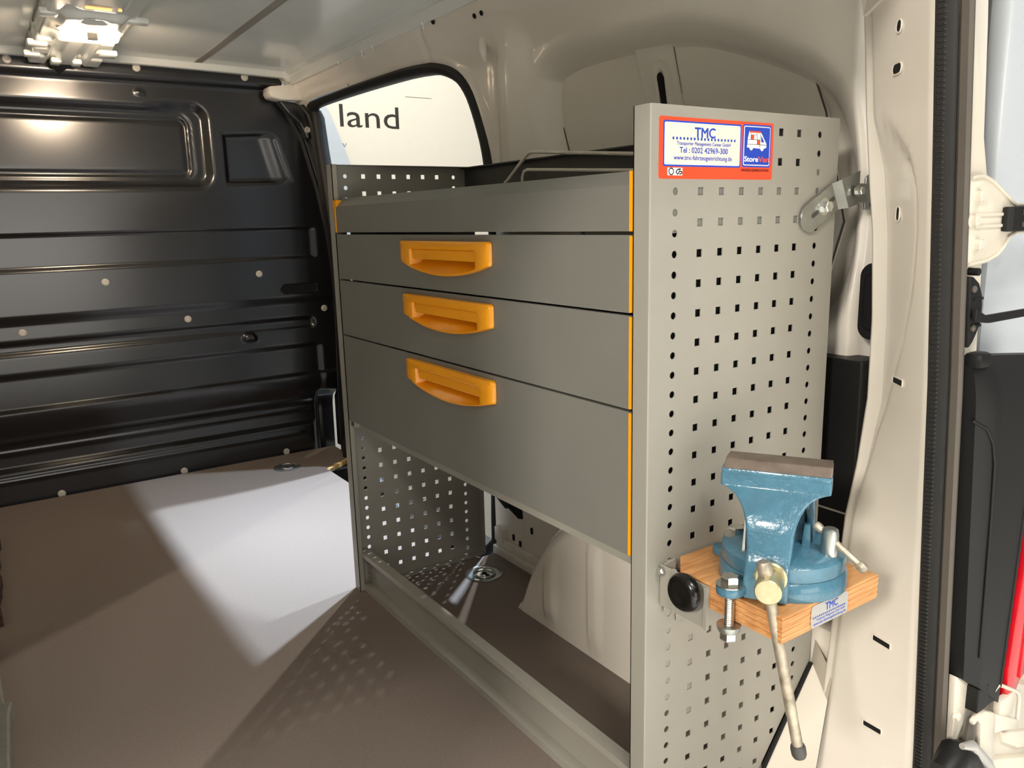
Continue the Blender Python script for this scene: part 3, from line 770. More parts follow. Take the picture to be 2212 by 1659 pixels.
# door check
dc = thing('door_check', 'black door check body with straight steel arm', 'door check', (.30, -.24, .715))
mb = MB(); mb.prism(cl([(.265, .799), (.281, .798), (.295, .790), (.304, .776), (.307, .763), (.306, .742), (.299, .730), (.292, .721), (.273, .714)]), (0, -.242, 0), X, Z, Y, 0, .018); mb.build('body', M_black, dc, bevel=.002, smooth=.6)
for x, z in ((.276, .784), (.281, .738)):
    mb = MB(); mb.lathe((max(x, xd(z) + .010), -.242, z), -Y, [(.0042, 0), (.0042, .002), (.002, .0035)], 12); mb.build('stud', M_sealg, dc, smooth=.6)
for z0, z1 in ((.7705, .7735), (.7385, .7415)):
    mb = MB(); mb.box(.283, .304, -.2435, -.241, z0, z1); mb.build('rib', M_black, dc)
mb = MB(); mb.lathe((.287, -.236, .8035), Y, [(.0045, -.008), (.0045, .008)], 16); mb.build('hinge_eye', M_black, dc, smooth=.6)
mb = MB(); mb.prism([(.275, .748), (.30, .7435), (.31, .7425), (.62, .7425), (.62, .7515), (.30, .7525), (.275, .762)], (0, -.251, 0), X, Z, Y, 0, .005); mb.build('arm', M_black, dc, bevel=.0012)
# tail lamp
tl = thing('tail_lamp', 'tall tail lamp with black back housing and red lens', 'tail lamp', (.38, -.26, .18))
def lamp_pt(u, t):
    z = .185 + .520 * t
    x0 = xd(z) + .004; x1 = .448 + .045 * t; x = x0 + (x1 - x0) * u
    topf = math.sqrt(max(0, 1 - max(0, (t - .84) / .16) ** 2))
    dpt = .030 * (.15 + .85 * topf)
    bul = dpt * (1 - .35 * u) * (1 - max(0, (u - .80) / .20) ** 2 * .75) * min(1, .55 + u * 3)
    return (x, -.236 - bul, z + .085 * (1 - u) * (1 - t) - .022 * u * t)
rows = []
zs_ = np.linspace(.185, .705, 30).tolist()
for z in zs_:
    t = (z - .185) / .520
    row = []
    for u in np.linspace(0, 1, 18).tolist():
        row.append(lamp_pt(u, t))
    rows.append(row)
Pg = np.array(rows); 
back = Pg.copy(); back[..., 1] = -.225
mb = MB(); nz_, nx_ = Pg.shape[:2]
mb.add(Pg.reshape(-1, 3).tolist(), [(i * nx_ + k, i * nx_ + k + 1, (i + 1) * nx_ + k + 1, (i + 1) * nx_ + k) for i in range(nz_ - 1) for k in range(nx_ - 1)])
bnd = list(range(nx_)) + [i * nx_ + nx_ - 1 for i in range(1, nz_)] + [(nz_ - 1) * nx_ + k for k in range(nx_ - 2, -1, -1)] + [i * nx_ for i in range(nz_ - 2, 0, -1)]
k0 = len(mb.v); mb.v += [(mb.v[i][0], -.222, mb.v[i][2]) for i in bnd]
nb = len(bnd); mb.f += [(bnd[k], bnd[(k + 1) % nb], k0 + (k + 1) % nb, k0 + k) for k in range(nb)]
mb.build('housing', M_black, tl, smooth=.8)
mb = MB()
mb.tube([lamp_pt(u, t) for u, t in [(-.02, .82), (.08, .80), (.13, .76), (.155, .70), (.16, .55), (.15, .35), (.14, .10)]], .0022, 8); mb.tube([lamp_pt(u, t) for u, t in ((.80, .85), (.80, .5), (.80, .05))], .0022, 8)
mb.build('moulded_rib', M_black, tl, smooth=.9)
mb = MB()
mb.prism([(.452, .186), (.478, .180), (.492, .206), (.56, .24), (.56, .47), (.476, .47), (.474, .40), (.462, .30)], (0, -.246, 0), X, Z, Y, -.010, .012)
mb.build('lens', M_tail, tl, bevel=.005, smooth=.7)
mb = MB()
mb.box(.486, .490, -.2585, -.255, .215, .46); mb.box(.490, .55, -.2580, -.255, .385, .390); mb.box(.490, .55, -.2580, -.255, .425, .430); mb.build('lens_rib', M_tail, tl, bevel=.001)
mb = MB(); mb.box(.284, .312, -.258, -.235, .690, .709); mb.build('clip', M_black, tl, bevel=.006, smooth=.7)
# ---- tie-down rings
def tie(x, y, label):
    t = thing('tie_down_ring', label, 'tie-down ring', (x, y, 0), 'floor tie-down rings')
    m_ = MB(); m_.lathe((x, y, 0), Z, [(.048, .0003), (.048, .002), (.0445, .0034), (.0415, .0018), (.040, .0006), (.012, .0004), (.011, .002), (.004, .0025)], 40); cup = m_.build('cup', M_zinc, t, smooth=.6)
    m_ = MB(); ring = [(x + .026 * math.cos(a), y + .026 * math.sin(a), .0045 + .002 * math.sin(a)) for a in np.linspace(0, 2 * math.pi, 25).tolist()]; m_.tube(ring, .0028, 8); m_.build('ring', M_steel, t, smooth=1)
    m_ = MB(); m_.lathe((x, y, .0), Z, [(.009, 0), (.009, .002), (.006, .0032)], n_hex=6); m_.box(x - .004, x + .004, y - .026, y - .010, .0005, .0035); m_.build('screw', M_hole, cup)
tie(.188, 2.090, 'round zinc tie-down ring in the floor near the bulkhead')
tie(.293, .886, 'round zinc tie-down ring under the drawer cabinet by the wheel arch')

# ================================================================== CABINET
L = 1.0154
cab = thing('drawer_cabinet', 'grey steel van drawer cabinet with three orange-handled drawers and a tray on top', 'cabinet', (.18, .5, 0))
P = .0379
XL, XS, XR, Z1 = .0423, .0861, .3216, .9807
def perf_panel(name, y_out, y_in, m, fold, chamfer):
    """perforated side sheet (holes are real); fold = direction (+1/-1) of the front flange"""
    H, Wd = 1.0045, .3655
    zb = 0.0
    hs, hr = .0049, .0047
    sq_z = [Z1 - P * i for i in range(26) if Z1 - P * i > .022]
    rd_z = [Z1 - P * i / 1.5 for i in range(39) if Z1 - P * i / 1.5 > .018]
    def inside(x, z): return (not chamfer) or (x - .236) / .130 - z / .165 < -.06
    bands = []; x = .0018
    for xc_, kind, h in [(XL, 'r', .0062)] + [(XS + .038 * i * .9985, 's', hs) for i in range(6)] + [(XR, 'r', .0062)]:
        bands.append((x, xc_ - h, None)); bands.append((xc_ - h, xc_ + h, kind)); x = xc_ + h
    bands.append((x, Wd, None))
    mb = MB()
    def zlow(x): return max(zb, (x - .236) / .130 * .165) if chamfer else zb
    def quad(x0, x1, z0, z1, two=True):
        a0, a1 = max(z0, zlow(x0)), max(z0, zlow(x1))
        if a0 >= z1 and a1 >= z1: return
        a0, a1 = min(a0, z1), min(a1, z1)
        mb.add([(x0, y_out, a0), (x1, y_out, a1), (x1, y_out, z1), (x0, y_out, z1)], [(0, 1, 2, 3)])
        mb.add([(x0, y_in, a0), (x1, y_in, a1), (x1, y_in, z1), (x0, y_in, z1)], [(3, 2, 1, 0)])
    for x0, x1, kind in bands:
        if kind is None: quad(x0, x1, zb, H); continue
        xc_ = (x0 + x1) / 2; cells = sq_z if kind == 's' else rd_z; h = (x1 - x0) / 2
        cells = sorted([c for c in cells if c - h > zlow(x1) + .004])
        z = zb
        for c in cells:
            quad(x0, x1, z, c - h); z = c + h
            if kind == 's':
                hole = [(x0, c - h), (x1, c - h), (x1, c + h), (x0, c + h)]
            else:
                n = 16; hole = [(xc_ + hr * math.cos(2 * math.pi * k / n), c + hr * math.sin(2 * math.pi * k / n)) for k in range(n)]
                sqr = []
                for k in range(n):
                    a = 2 * math.pi * k / n; cx_, sx_ = math.cos(a), math.sin(a); f = h / max(abs(cx_), abs(sx_)); sqr.append((xc_ + f * cx_, c + f * sx_))
                for yv_, fl_ in ((y_out, 0), (y_in, 1)):
                    vs = [(p, yv_, q) for p, q in hole] + [(p, yv_, q) for p, q in sqr]
                    fs = [(k, (k + 1) % n, n + (k + 1) % n, n + k) for k in range(n)]
                    mb.add(vs, fs if fl_ else [f_[::-1] for f_ in fs])
            n = len(hole)
            mb.add([(p, y_out, q) for p, q in hole] + [(p, y_in, q) for p, q in hole], [(k, (k + 1) % n, n + (k + 1) % n, n + k) for k in range(n)])
        quad(x0, x1, z, H)
    # outer rim of the sheet
    ol = [(.0018, 0), (.236, 0), (Wd, .165), (Wd, H), (.0018, H)] if chamfer else [(.0018, 0), (Wd, 0), (Wd, H), (.0018, H)]
    n = len(ol); mb.add([(p, y_out, q) for p, q in ol] + [(p, y_in, q) for p, q in ol], [(k, (k + 1) % n, n + (k + 1) % n, n + k) for k in range(n)])
    # folded flanges: front (wide), return lip and rear
    s = fold
    mb.tube([(.0018, y_out + s * .0018, 0), (.0018, y_out + s * .0018, H)], .0018, 16)
    a, b = (y_out + s * .0018, y_out + s * .029)
    lo, hi = min(a, b), max(a, b)
    mb.box(0.0, .0016, lo, hi, 0, H)
    mb.box(.0, .012, min(b, b - s * .0016), max(b, b - s * .0016), 0, H)
    lo, hi = min(y_in, y_out + s * .022), max(y_in, y_out + s * .022)
    mb.box(Wd - .0016, Wd, lo, hi, .166 if chamfer else 0, H)
    mb.box(0.0016, Wd - .0016, lo, hi, H - .0016, H)
    return mb.build(name, m, cab, norm=False)
near = perf_panel('side_panel', 0.0, .0016, M_cab, +1, True)
near['label'] = 'perforated end panel facing the rear, with red sticker'
far = perf_panel('side_panel', L, L - .0016, M_cab, -1, False)
far['label'] = 'perforated end panel facing the bulkhead'
ya, yb = .0305, L - .0305                                      # clear width between the flanges

# sticker on the near panel
def flat(name, poly, m, lift, parent, o=(0, 0, 0), e1=X, e2=Z, e3=-Y, th=.0003):
    mb = MB(); mb.prism(poly, o, e1, e2, e3, lift - th, lift); return mb.build(name, m, parent)
st = flat('sticker', rrect(.0133, .2208, .9195, .9910, .0035), M_red, .0004, near)
st['label'] = 'red rectangular supplier sticker with white and blue fields'
flat('sticker_border', rrect(.0200, .1572, .9340, .9868, .0028), M_royal, .0006, near)
flat('sticker_field', rrect(.0220, .1552, .9360, .9848, .0020), M_swhite, .0008, near)
flat('sticker_field', rrect(.0230, .1542, .9368, .9840, .0016), M_cream, .0010, near)
flat('sticker_border', rrect(.1602, .2160, .9350, .9880, .0034), M_royal, .0006, near)
flat('sticker_field', rrect(.1622, .2140, .9370, .9860, .0026), M_swhite, .0008, near)
flat('sticker_field', rrect(.1634, .2128, .9382, .9848, .0020), M_royal, .0010, near)
TX = dict(o=(0, 0, 0), e1=X, e2=Z, e3=-Y, parent=near)
text('lettering', 'TMC', .0725, .1085, .9685, .0115, m=M_royal, lift=.0012, bold=.045, **TX)
mb = MB()
for k in range(19):
    x = .0345 + k * (.143 - .0345) / 18; mb.add([(x, -.0013, .9650), (x + .0029, -.0013, .9650), (x + .0029, -.0013, .9681), (x, -.0013, .9681)], [(0, 1, 2, 3)])
o = mb.build('lettering_dots', M_royal, near)
text('lettering', 'Transporter Management Center GmbH', .0420, .1370, .9590, .0042, m=M_royal, lift=.0012, bold=.03, **TX)
text('lettering', 'Tel : 0202 42969-300', .0470, .1320, .9500, .0066, m=M_royal, lift=.0012, bold=.036, **TX)
text('lettering', 'www.tmc-fahrzeugeinrichtung.de', .0370, .1400, .9418, .0054, m=M_royal, lift=.0012, bold=.03, **TX)
text('lettering', 'Store', .1640, .1905, .9420, .0064, m=M_swhite, lift=.0012, bold=.06, **TX)
text('lettering', 'Van', .1910, .2122, .9420, .0064, m=M_red, lift=.0012, bold=.06, **TX)
text('lettering', 'FAHRZEUGEINRICHTUNG', .1590, .2128, .9296, .0032, m=M_ink, lift=.0012, bold=.03, **TX)
def vmap(px, pz): return (.1680 + (px - 1600) / 315 * .0385, .9800 - (pz - 345) / 335 * .0245)
van = [vmap(*p) for p in [(1632, 352), (1815, 362), (1840, 400), (1885, 500), (1915, 560), (1912, 620), (1870, 640), (1862, 670), (1845, 682), (1828, 672), (1815, 640), (1700, 632), (1690, 660), (1670, 678), (1652, 662), (1640, 632), (1600, 622), (1608, 560), (1612, 470)]]
flat('van_emblem', van, M_swhite, .0012, near, th=.0001)
flat('emblem_window', [vmap(*p) for p in [(1822, 415), (1832, 430), (1872, 525), (1862, 530), (1826, 528)]], M_royal, .0014, near, th=.0001)
mb = MB()
for (a, b, c, d) in ((1634, 1812, 346, 374), (1660, 1708, 415, 488), (1755, 1802, 498, 568)):
    q = [vmap(a, b and c), vmap(b, c), vmap(b, d), vmap(a, d)]
    mb.add([(p, -.0014, z) for p, z in q], [(0, 3, 2, 1)])
mb.build('emblem_block', M_red, near)
mb = MB()
for (a, b, c, d) in ((1612, 1806, 488, 495), (1604, 1912, 570, 577), (1754, 1759, 378, 490), (1804, 1809, 378, 620), (1658, 1756, 408, 414), (1655, 1660, 378, 490)):
    q = [vmap(a, c), vmap(b, c), vmap(b, d), vmap(a, d)]
    mb.add([(p, -.00145, z) for p, z in q], [(0, 3, 2, 1)])
mb.build('emblem_line', M_ink, near)
flat('test_mark', rrect(.0275, .0525, .9235, .9325, .0006), M_swhite, .0008, near)
mb = MB()
def strip(pts, w, yv):
    pts = [Vector((p, yv, q)) for p, q in pts]
    for i, (a, b) in enumerate(zip(pts[:-1], pts[1:])):
        t = (b - a).normalized(); nn = Vector((-t.z, 0, t.x)) * w / 2
        mb.add([a - nn - t * w * .3, b - nn + t * w * .3, b + nn + t * w * .3, a + nn - t * w * .3], [(0, 1, 2, 3)])
octo = [(.0335 + .0040 * math.cos(math.radians(22.5 + 45 * k)), .9280 + .0040 * math.sin(math.radians(22.5 + 45 * k))) for k in range(9)]
strip(octo, .0013, -.0010)
strip([(.0495, .9310), (.0440, .9303), (.0415, .9275), (.0440, .9250), (.0465, .9262), (.0468, .9284), (.0510, .9280), (.0515, .9262), (.0480, .9248)], .0014, -.0010)
strip([(.0468, .9315), (.0478, .9300)], .0012, -.0010)
mb.build('test_mark_print', M_ink, near)

# tray on top
def part(mb, name, m, parent=cab, **k): return mb.build(name, m, parent, **k)
tray = MB(); tray.box(.001, .0026, ya + .003, yb - .003, .8585, .9140)
tray.add([(.001, ya + .003, .914), (.001, yb - .003, .914), (.018, yb - .003, .9315), (.018, ya + .003, .9315), (.0205, ya + .003, .9300), (.0205, yb - .003, .9300), (.0035, yb - .003, .9125), (.0035, ya + .003, .9125)], [(0, 1, 2, 3), (3, 2, 5, 4), (4, 5, 6, 7), (0, 3, 4, 7), (1, 6, 5, 2)])
tray.box(.0026, .355, ya - .027, yb + .027, .8585, .8605)
tray.box(.0026, .355, .0022, .0042, .855, .935)
tray.box(.0026, .355, L - .0042, L - .0022, .8605, .885)
tray_o = tray.build('tray', M_front, cab)
mb = MB(); mb.box(.353, .3555, .003, L - .003, .862, 1.003); mb.box(.340, .3555, .003, L - .003, 1.0, 1.003); bp_ = mb.build('back_panel', M_dark, cab)
# orange edge strips
mb = MB(); mb.box(-.0008, .010, ya, ya + .0045, .8585, .9305); mb.build('edge_strip', M_orange, tray_o)
mb = MB(); mb.box(-.0008, .010, yb - .0045, yb + .0, .8585, .918); mb.box(-.0006, .012, yb - .013, yb + .004, .9130, .9275); mb.build('edge_strip', M_orange, tray_o)

# drawers
def handle(parent, yc, zt):
    """recessed cup pull: flat top, bowed lower edge (shape in y,z; y runs away from the camera)"""
    hw = .1545
    out = []
    for (u, v) in [(-1, -.004), (-.985, 0), (.985, 0), (1, -.004), (1, -.034), (.985, -.0385)]: out.append((u * hw, v))
    for k in range(1, 20):
        u = .985 - 1.97 * k / 20; out.append((u * hw, -.0385 - .0215 * (1 - (u / .985) ** 2)))
    out += [(-.985 * hw, -.0385), (-1 * hw, -.034)]
    def inn():
        p = [(-.76 * hw, -.0145), (.72 * hw, -.0145), (.72 * hw, -.0440)]
        for k in range(1, 16):
            u = .72 - 1.48 * k / 16; p.append((u * hw, -.0440 - .0118 * (1 - ((u + .02) / .74) ** 2)))
        p.append((-.76 * hw, -.0440)); return p
    inner = inn()
    mb = MB()
    n_ = 64
    def resamp(poly, n):
        c = (0, -.026); res = []
        for k in range(n):
            a = 2 * math.pi * k / n; dx, dz = math.cos(a) * .2, math.sin(a) * .06
            best = None
            for (p, q) in zip(poly, poly[1:] + poly[:1]):
                ex, ez = q[0] - p[0], q[1] - p[1]; den = dx * ez - dz * ex
                if abs(den) < 1e-12: continue
                wx_, wz_ = p[0] - c[0], p[1] - c[1]
                t = (wx_ * ez - wz_ * ex) / den; s_ = (wx_ * dz - wz_ * dx) / den
                if t > 0 and -1e-9 <= s_ <= 1 + 1e-9 and (best is None or t < best): best = t
            res.append((c[0] + dx * best, c[1] + dz * best))
        return res
    n_ = 96
    O, I = resamp(out, n_), resamp(inner, n_)
    def ring(poly, x, sc=1.0): return [Vector((x, yc + p * sc, zt + (-.026 + (q + .026) * sc))) for p, q in poly]
    def mixr(t, x): return [Vector((x, yc + a[0] * (1 - t) + b[0] * t, zt + a[1] * (1 - t) + b[1] * t)) for a, b in zip(O, I)]
    rings = [ring(O, -.0005, 1.0), ring(O, -.0050, .995), ring(O, -.0085, .975), mixr(.35, -.0105), mixr(.85, -.0110), mixr(1.0, -.0100), [Vector((-.0015, yc + p * .96, zt + max(q, -.047))) for p, q in I], [Vector((.006, yc + p * .92, zt + max(q, -.040))) for p, q in I], [Vector((.012, yc + p * .88, zt + max(q, -.033))) for p, q in I]]
    vs = [v for r_ in rings for v in r_]
    fs = [(i * n_ + k, i * n_ + (k + 1) % n_, (i + 1) * n_ + (k + 1) % n_, (i + 1) * n_ + k) for i in range(len(rings) - 1) for k in range(n_)] + [tuple((len(rings) - 1) * n_ + k for k in range(n_))]
    mb.add(vs, fs)
    h = mb.build('handle', M_orange, parent, smooth=.75)
    # finger lip inside the cup
    g = MB(); g.prism([(-.745 * hw, -.0150), (.70 * hw, -.0150), (.66 * hw, -.0325), (-.72 * hw, -.0325)], (0, yc, zt), Y, Z, X, -.0072, .004)
    g.build('handle_lip', M_orange, parent, bevel=.0012)
    return h
YH = .503
for i, (z0, z1, zt) in enumerate(((.7575, .8540, .8435), (.6330, .7540, .7455), (.4320, .6295, .6215))):
    mb = MB()
    # front skin with an opening behind the cup
    hy0, hy1, hz0, hz1 = YH - .114, YH + .114, zt - .046, zt - .012
    y0, y1 = ya + .003, yb - .003
    for (a, b, c, d) in ((y0, hy0, z0, z1), (hy1, y1, z0, z1), (hy0, hy1, z0, hz0), (hy0, hy1, hz1, z1)): mb.box(.0002, .0020, a, b, c, d)
    mb.box(.002, .014, y0, y1, z0, z0 + .0015); mb.box(.002, .008, y0, y1, z1 - .0015, z1)
    fr = mb.build('drawer', M_front, cab)
    fr['label'] = ('top shallow drawer front', 'middle drawer front', 'bottom deep drawer front')[i]
    handle(fr, YH, zt)
    mb = MB(); mb.box(-.0008, .012, ya, ya + .0040, z0 + .001, z1 - .001); mb.build('edge_strip', M_orange, fr)
    mb = MB(); mb.box(.016, .34, ya + .012, ya + .0136, z0 + .008, z1 - .02); mb.box(.016, .34, yb - .0136, yb - .012, z0 + .008, z1 - .02); mb.box(.016, .34, ya + .012, yb - .012, z0 + .008, z0 + .0095); mb.box(.3385, .34, ya + .012, yb - .012, z0 + .008, z1 - .02); mb.build('drawer_box', M_dark, fr)
# carcass rails under the drawers and at the back
mb = MB(); mb.box(.016, .352, ya - .028, yb + .028, .4255, .4272); mb.box(.014, .0156, ya, yb, .412, .4272); mb.build('bottom_shelf', M_cab, cab)
mb = MB(); mb.box(.004, .03, yb - .02, yb - .0015, .418, .431); hexbolt(mb, (.012, yb - .02, .424), -Y, .006, .005); mb.build('shelf_bracket', M_zinc, cab)
mb = MB()
prof = [(.0100, .0990), (.0265, .0990), (.0265, .0974), (.0116, .0974), (.0116, .0870), (.0100, .0870)]
for a_, b_ in ((prof, None),):
    mb.sweep([(Vector((0, ya - .012, 0)), X, Z), (Vector((0, yb + .012, 0)), X, Z)], prof, None)
mb.sweep([(Vector((0, ya - .012, 0)), X, Z), (Vector((0, yb + .012, 0)), X, Z)], [(.0310, .0150), (.0326, .0150), (.0326, .0985), (.0262, .0985), (.0262, .0972), (.0310, .0972)], None)
mb.sweep([(Vector((0, ya - .026, 0)), X, Z), (Vector((0, yb + .0, 0)), X, Z)], [(.0100, .0005), (.0116, .0005), (.0116, .0134), (.0326, .0134), (.0326, .0150), (.0100, .0150)], None)
mb.build('base_rail', M_cab, cab, norm=True)
mb = MB(); mb.box(.02, .36, L - .026, L - .0016, .0003, .002); hexbolt(mb, (.10, L - .015, .002), Z, .006, .006); hexbolt(mb, (.31, L - .015, .002), Z, .006, .006); mb.build('floor_flange', M_cab, cab)

mb = MB(); mb.box(.016, .350, .0062, .0078, .427, .8575); mb.build('dark_backing', M_hole, cab)  # dark sheet added behind the perforation so its holes look black
# bent wire holder standing in the tray
wh = thing('wire_holder', 'bent steel wire holder standing in the cabinet tray', 'wire holder', (.33, .58, .862))
mb = MB(); x = .33
mb.tube([(x - .004, .812, .880), (x, .808, .945), (x, .800, .957), (x, .790, .962), (x, .722, 1.006), (x, .706, 1.0135), (x, .690, 1.0140), (x, .384, .9860), (x, .10, .962)], .0036, 10)
mb.build('rod', M_wire, wh, smooth=1)
mb = MB(); mb.tube([(x - .03, .690, .880), (x - .03, .690, .963), (x - .03, .684, .9735), (x - .03, .672, .9765), (x - .03, .36, .9555), (x - .03, .10, .940)], .0032, 10); mb.tube([(x - .03, .10, .94), (x - .03, .10, .863)], .0032, 8); mb.tube([(x, .10, .962), (x, .10, .863)], .0032, 8)
mb.build('inner_rod', M_wire, wh, smooth=1)
mb = MB(); mb.tube([(x - .03, .690, .866), (x - .004, .812, .866)], .0032, 8); mb.tube([(x - .03, .690, .866), (x - .03, .690, .885)], .0032, 8); mb.tube([(x - .004, .812, .866), (x - .004, .812, .885)], .0032, 8); mb.build('foot', M_wire, wh, smooth=1)

# stay bracket between cabinet and post
sb = thing('stay_bracket', 'zinc plated slotted stay bracket from cabinet to corner post', 'bracket', (.36, -.006, .89))
d = Vector((.070, 0, .036)).normalized(); nrm_ = Vector((-d.z, 0, d.x))
c0 = Vector((.300, -.0035, .868))
poly = []
for k in range(13):
    a = math.radians(90 + 180 * k / 12); poly.append((.020 * math.cos(a), .020 * math.sin(a)))
poly += [(.062, -.020), (.062, .020)]
mb = MB(); mb.prism(poly, c0, d, nrm_, -Y, 0, .003); 
e = c0 + d * .062
mb.add([e + nrm_ * .02, e - nrm_ * .02, e - nrm_ * .022 + Vector((.012, -.010, .004)), e + nrm_ * .022 + Vector((.012, -.010, .004))], [(0, 1, 2, 3)])
e2 = e + Vector((.012, -.010, .004))
mb.add([e2 + nrm_ * .022 - Y * 0, e2 - nrm_ * .022, e2 + Vector((.040, .004, -.014)), e2 + Vector((.040, .004, .033))], [(0, 1, 2, 3)])
mb.build('strap', M_zinc, sb, bevel=.0006)
mb = MB()
for s0, s1 in ((.006, .020), (.046, .060)):
    mb = MB(); mb.prism(rrect(s0 - .003, s1, -.003, .003, .0029, 4), c0, d, nrm_, -Y, .0028, .0034); mb.build('slot', M_dark, sb)
mb = MB(); hexbolt(mb, c0 + d * .033 - Y * .003, -Y, .0085, .009); mb.build('bolt', M_steel, sb, smooth=.5)
mb = MB(); hexbolt(mb, Vector((.396, -.014, .9045)), -Y, .006, .008); mb.build('bolt', M_steel, sb, smooth=.5)
mb = MB()
mb.prism([(.404, .888), (.430, .888), (.432, .8775), (.50, .8775), (.50, .929), (.437, .929), (.430, .924), (.430, .9155), (.404, .9155)], (0, -.002, 0), X, Z, -Y, 0, .003)
mb.build('plate', M_zinc, sb, bevel=.001)
for x, z in ((.444, .922), (.444, .885), (.422, .907)):
    mb = MB(); mb.lathe((x, -.005, z), -Y, [(.0035, 0), (.003, .0006)], 12); mb.build('hole', M_dark, sb)

# ================================================================== VISE BOARD
vb = thing('vise_board', 'beech plywood mounting board with silver label fixed to the cabinet end', 'board', (.12, -.1, .397))
b0, b1 = .397, .429
outline = [(.026, -.192), (.215, -.192), (.215, -.004), (.058, -.004), (.026, -.036)]
nply = 9
mb = MB(); mb.prism(outline, (0, 0, 0), X, Y, Z, b1 - .0035, b1); vbo = mb.build('board', M_wood, vb, bevel=.0012)
th = (b1 - .0035 - b0) / (nply - 1)
for k in range(nply - 1):
    ins = .0005 if k % 2 == 0 else 0.0
    ol = [(.026 + ins, -.192 + ins), (.215 - ins, -.192 + ins), (.215 - ins, -.004), (.058, -.004), (.026 + ins, -.036)]
    mb = MB(); mb.prism(ol, (0, 0, 0), X, Y, Z, b0 + k * th + .0001, b0 + (k + 1) * th); mb.build('ply', M_woodd if k % 2 == 0 else M_wood, vb)
yl = -.1924
lab = flat('label_plate', rrect(.078, .150, .3985, .4272, .005), M_silver, .0008, vb, o=(0, -.192, 0)); lab['label'] = 'silver label with blue lettering'
LX = dict(o=(0, -.192, 0), e1=X, e2=Z, e3=-Y, parent=vb)
text('lettering', 'TMC', .1050, .1290, .4150, .0090, m=M_royal, lift=.0011, bold=.02, **LX)
mb = MB()
for k in range(17):
    x = .0815 + k * .0038; mb.add([(x, -.1932, .4105), (x + .0018, -.1932, .4105), (x + .0018, -.1932, .4125), (x, -.1932, .4125)], [(0, 1, 2, 3)])
mb.build('lettering_dots', M_royal, vb)
text('lettering', 'Transporter Management Center GmbH', .088, .144, .4062, .0030, m=M_royal, lift=.0011, **LX)
text('lettering', 'www.tmc-fahrzeugeinrichtung.de', .083, .146, .4012, .0036, m=M_royal, lift=.0011, **LX)
mb = MB()
mb.prism([(.030, .425), (.050, .428), (.050, .352), (.030, .356)], (0, -.0022, 0), X, Z, -Y, 0, .002)
mb.box(.0235, .0258, -.085, -.002, .368, .426)
mb.box(.0205, .0258, -.030, -.024, .368, .428); mb.box(.0205, .0258, -.086, -.080, .368, .424)
mb.box(.03, .20, -.022, -.0022, .392, .3965)
mb.prism([(.050, .372), (.130, .372), (.130, .348), (.055, .333)], (0, -.0022, 0), X, Z, -Y, 0, .001)
mb.build('bracket', M_cab, vb, bevel=.001)
mb = MB(); mb.lathe((.022, -.006, .418), Vector((-1, 0, 0)), [(.0065, 0), (.0065, .003), (.004, .005)], n_hex=6); mb.build('bolt', M_steel, vb)
kn = MB(); kn.lathe((.0235, -.062, .4155), -X, [(.008, 0), (.009, .006), (.018, .008), (.0225, .011), (.0248, .017), (.0240, .022), (.0205, .0262), (.014, .0262), (.008, .0245), (.002, .0240)], 48)
o = kn.build('knob', M_knob, vb, smooth=.9); o['label'] = 'black round clamping knob'

# ================================================================== VISE
vs_root = thing('bench_vise', 'blue cast bench vise with steel jaws bolted on the plywood board', 'vise', (.117, -.121, .429))
VO = Vector((.117, -.121, .4292)); A = Vector((-.853, -.522, 0)); J = Vector((.522, -.853, 0))
def V(j, a, z): return VO + J * j + A * a + Z * z
mb = MB()
mb.lathe(V(0, 0, 0), Z, [(.0765, 0), (.0770, .003), (.0755, .020), (.0735, .0225)], 56)
mb.build('base', M_blue, vs_root, smooth=.6)
# lugs of the base
def lug(mb, ang, r0=.06, r1=.094, w=.0165, z0=0.0, z1=.012):
    c, s_ = math.cos(ang), math.sin(ang); e1 = Vector((c, s_, 0)); e2 = Vector((-s_, c, 0))
    poly = [(r0, -.030), (r1 - .022, -w * .95)] + [(r1 + w * math.sin(t), -w * math.cos(t)) for t in np.linspace(0, math.pi, 10).tolist()] + [(r1 - .022, w * .95), (r0, .030)]
    mb.prism(poly, VO, e1, e2, Z, z0, z1); return VO + e1 * r1
LUG1 = math.radians(181.7); LUG2 = math.radians(95)
mb = MB(); p1 = lug(mb, LUG1, r1=.100, z0=.006, z1=.018); mb.build('lug', M_blue, vs_root, bevel=.003, smooth=.7)
for an in (LUG2,):
    mb = MB(); lug(mb, an, r1=.088, w=.014); mb.build('lug', M_blue, vs_root, bevel=.003, smooth=.7)
mb = MB()
mb.lathe(V(0, 0, .0232), Z, [(.0735, 0), (.0745, .002), (.0735, .017), (.070, .0205), (.050, .0245), (.020, .026)], 56)
mb.build('swivel', M_blue, vs_root, smooth=.7)
# ear bolts
mb = MB(); hexbolt(mb, V(-.057, -.004, .044), Z, .0115, .010); mb.build('bolt', M_steel, vs_root, smooth=.4)
mb = MB(); q = p1 + Z * .018; hexbolt(mb, q, Z, .0115, .010); mb.build('bolt', M_steel, vs_root, smooth=.4)
mb = MB()
zz_ = [0.012 - .0013 * k for k in range(52)]
mb.lathe(p1, Z, [((.0058 if k % 2 else .0050), z) for k, z in enumerate(zz_)], 14); mb.build('threaded_stud', M_steel, vs_root, smooth=.3)
mb = MB(); mb.lathe(p1 + Z * -.0335, -Z, [(.0145, 0), (.0145, .004), (.013, .008)], 24); mb.build('washer', M_zinc, vs_root, smooth=.5)
mb = MB(); mb.lathe(p1 + Z * -.0415, -Z, [(.0105, 0), (.0105, .010), (.009, .0125), (.005, .0145)], n_hex=6); mb.build('nut', M_steel, vs_root, smooth=.4)
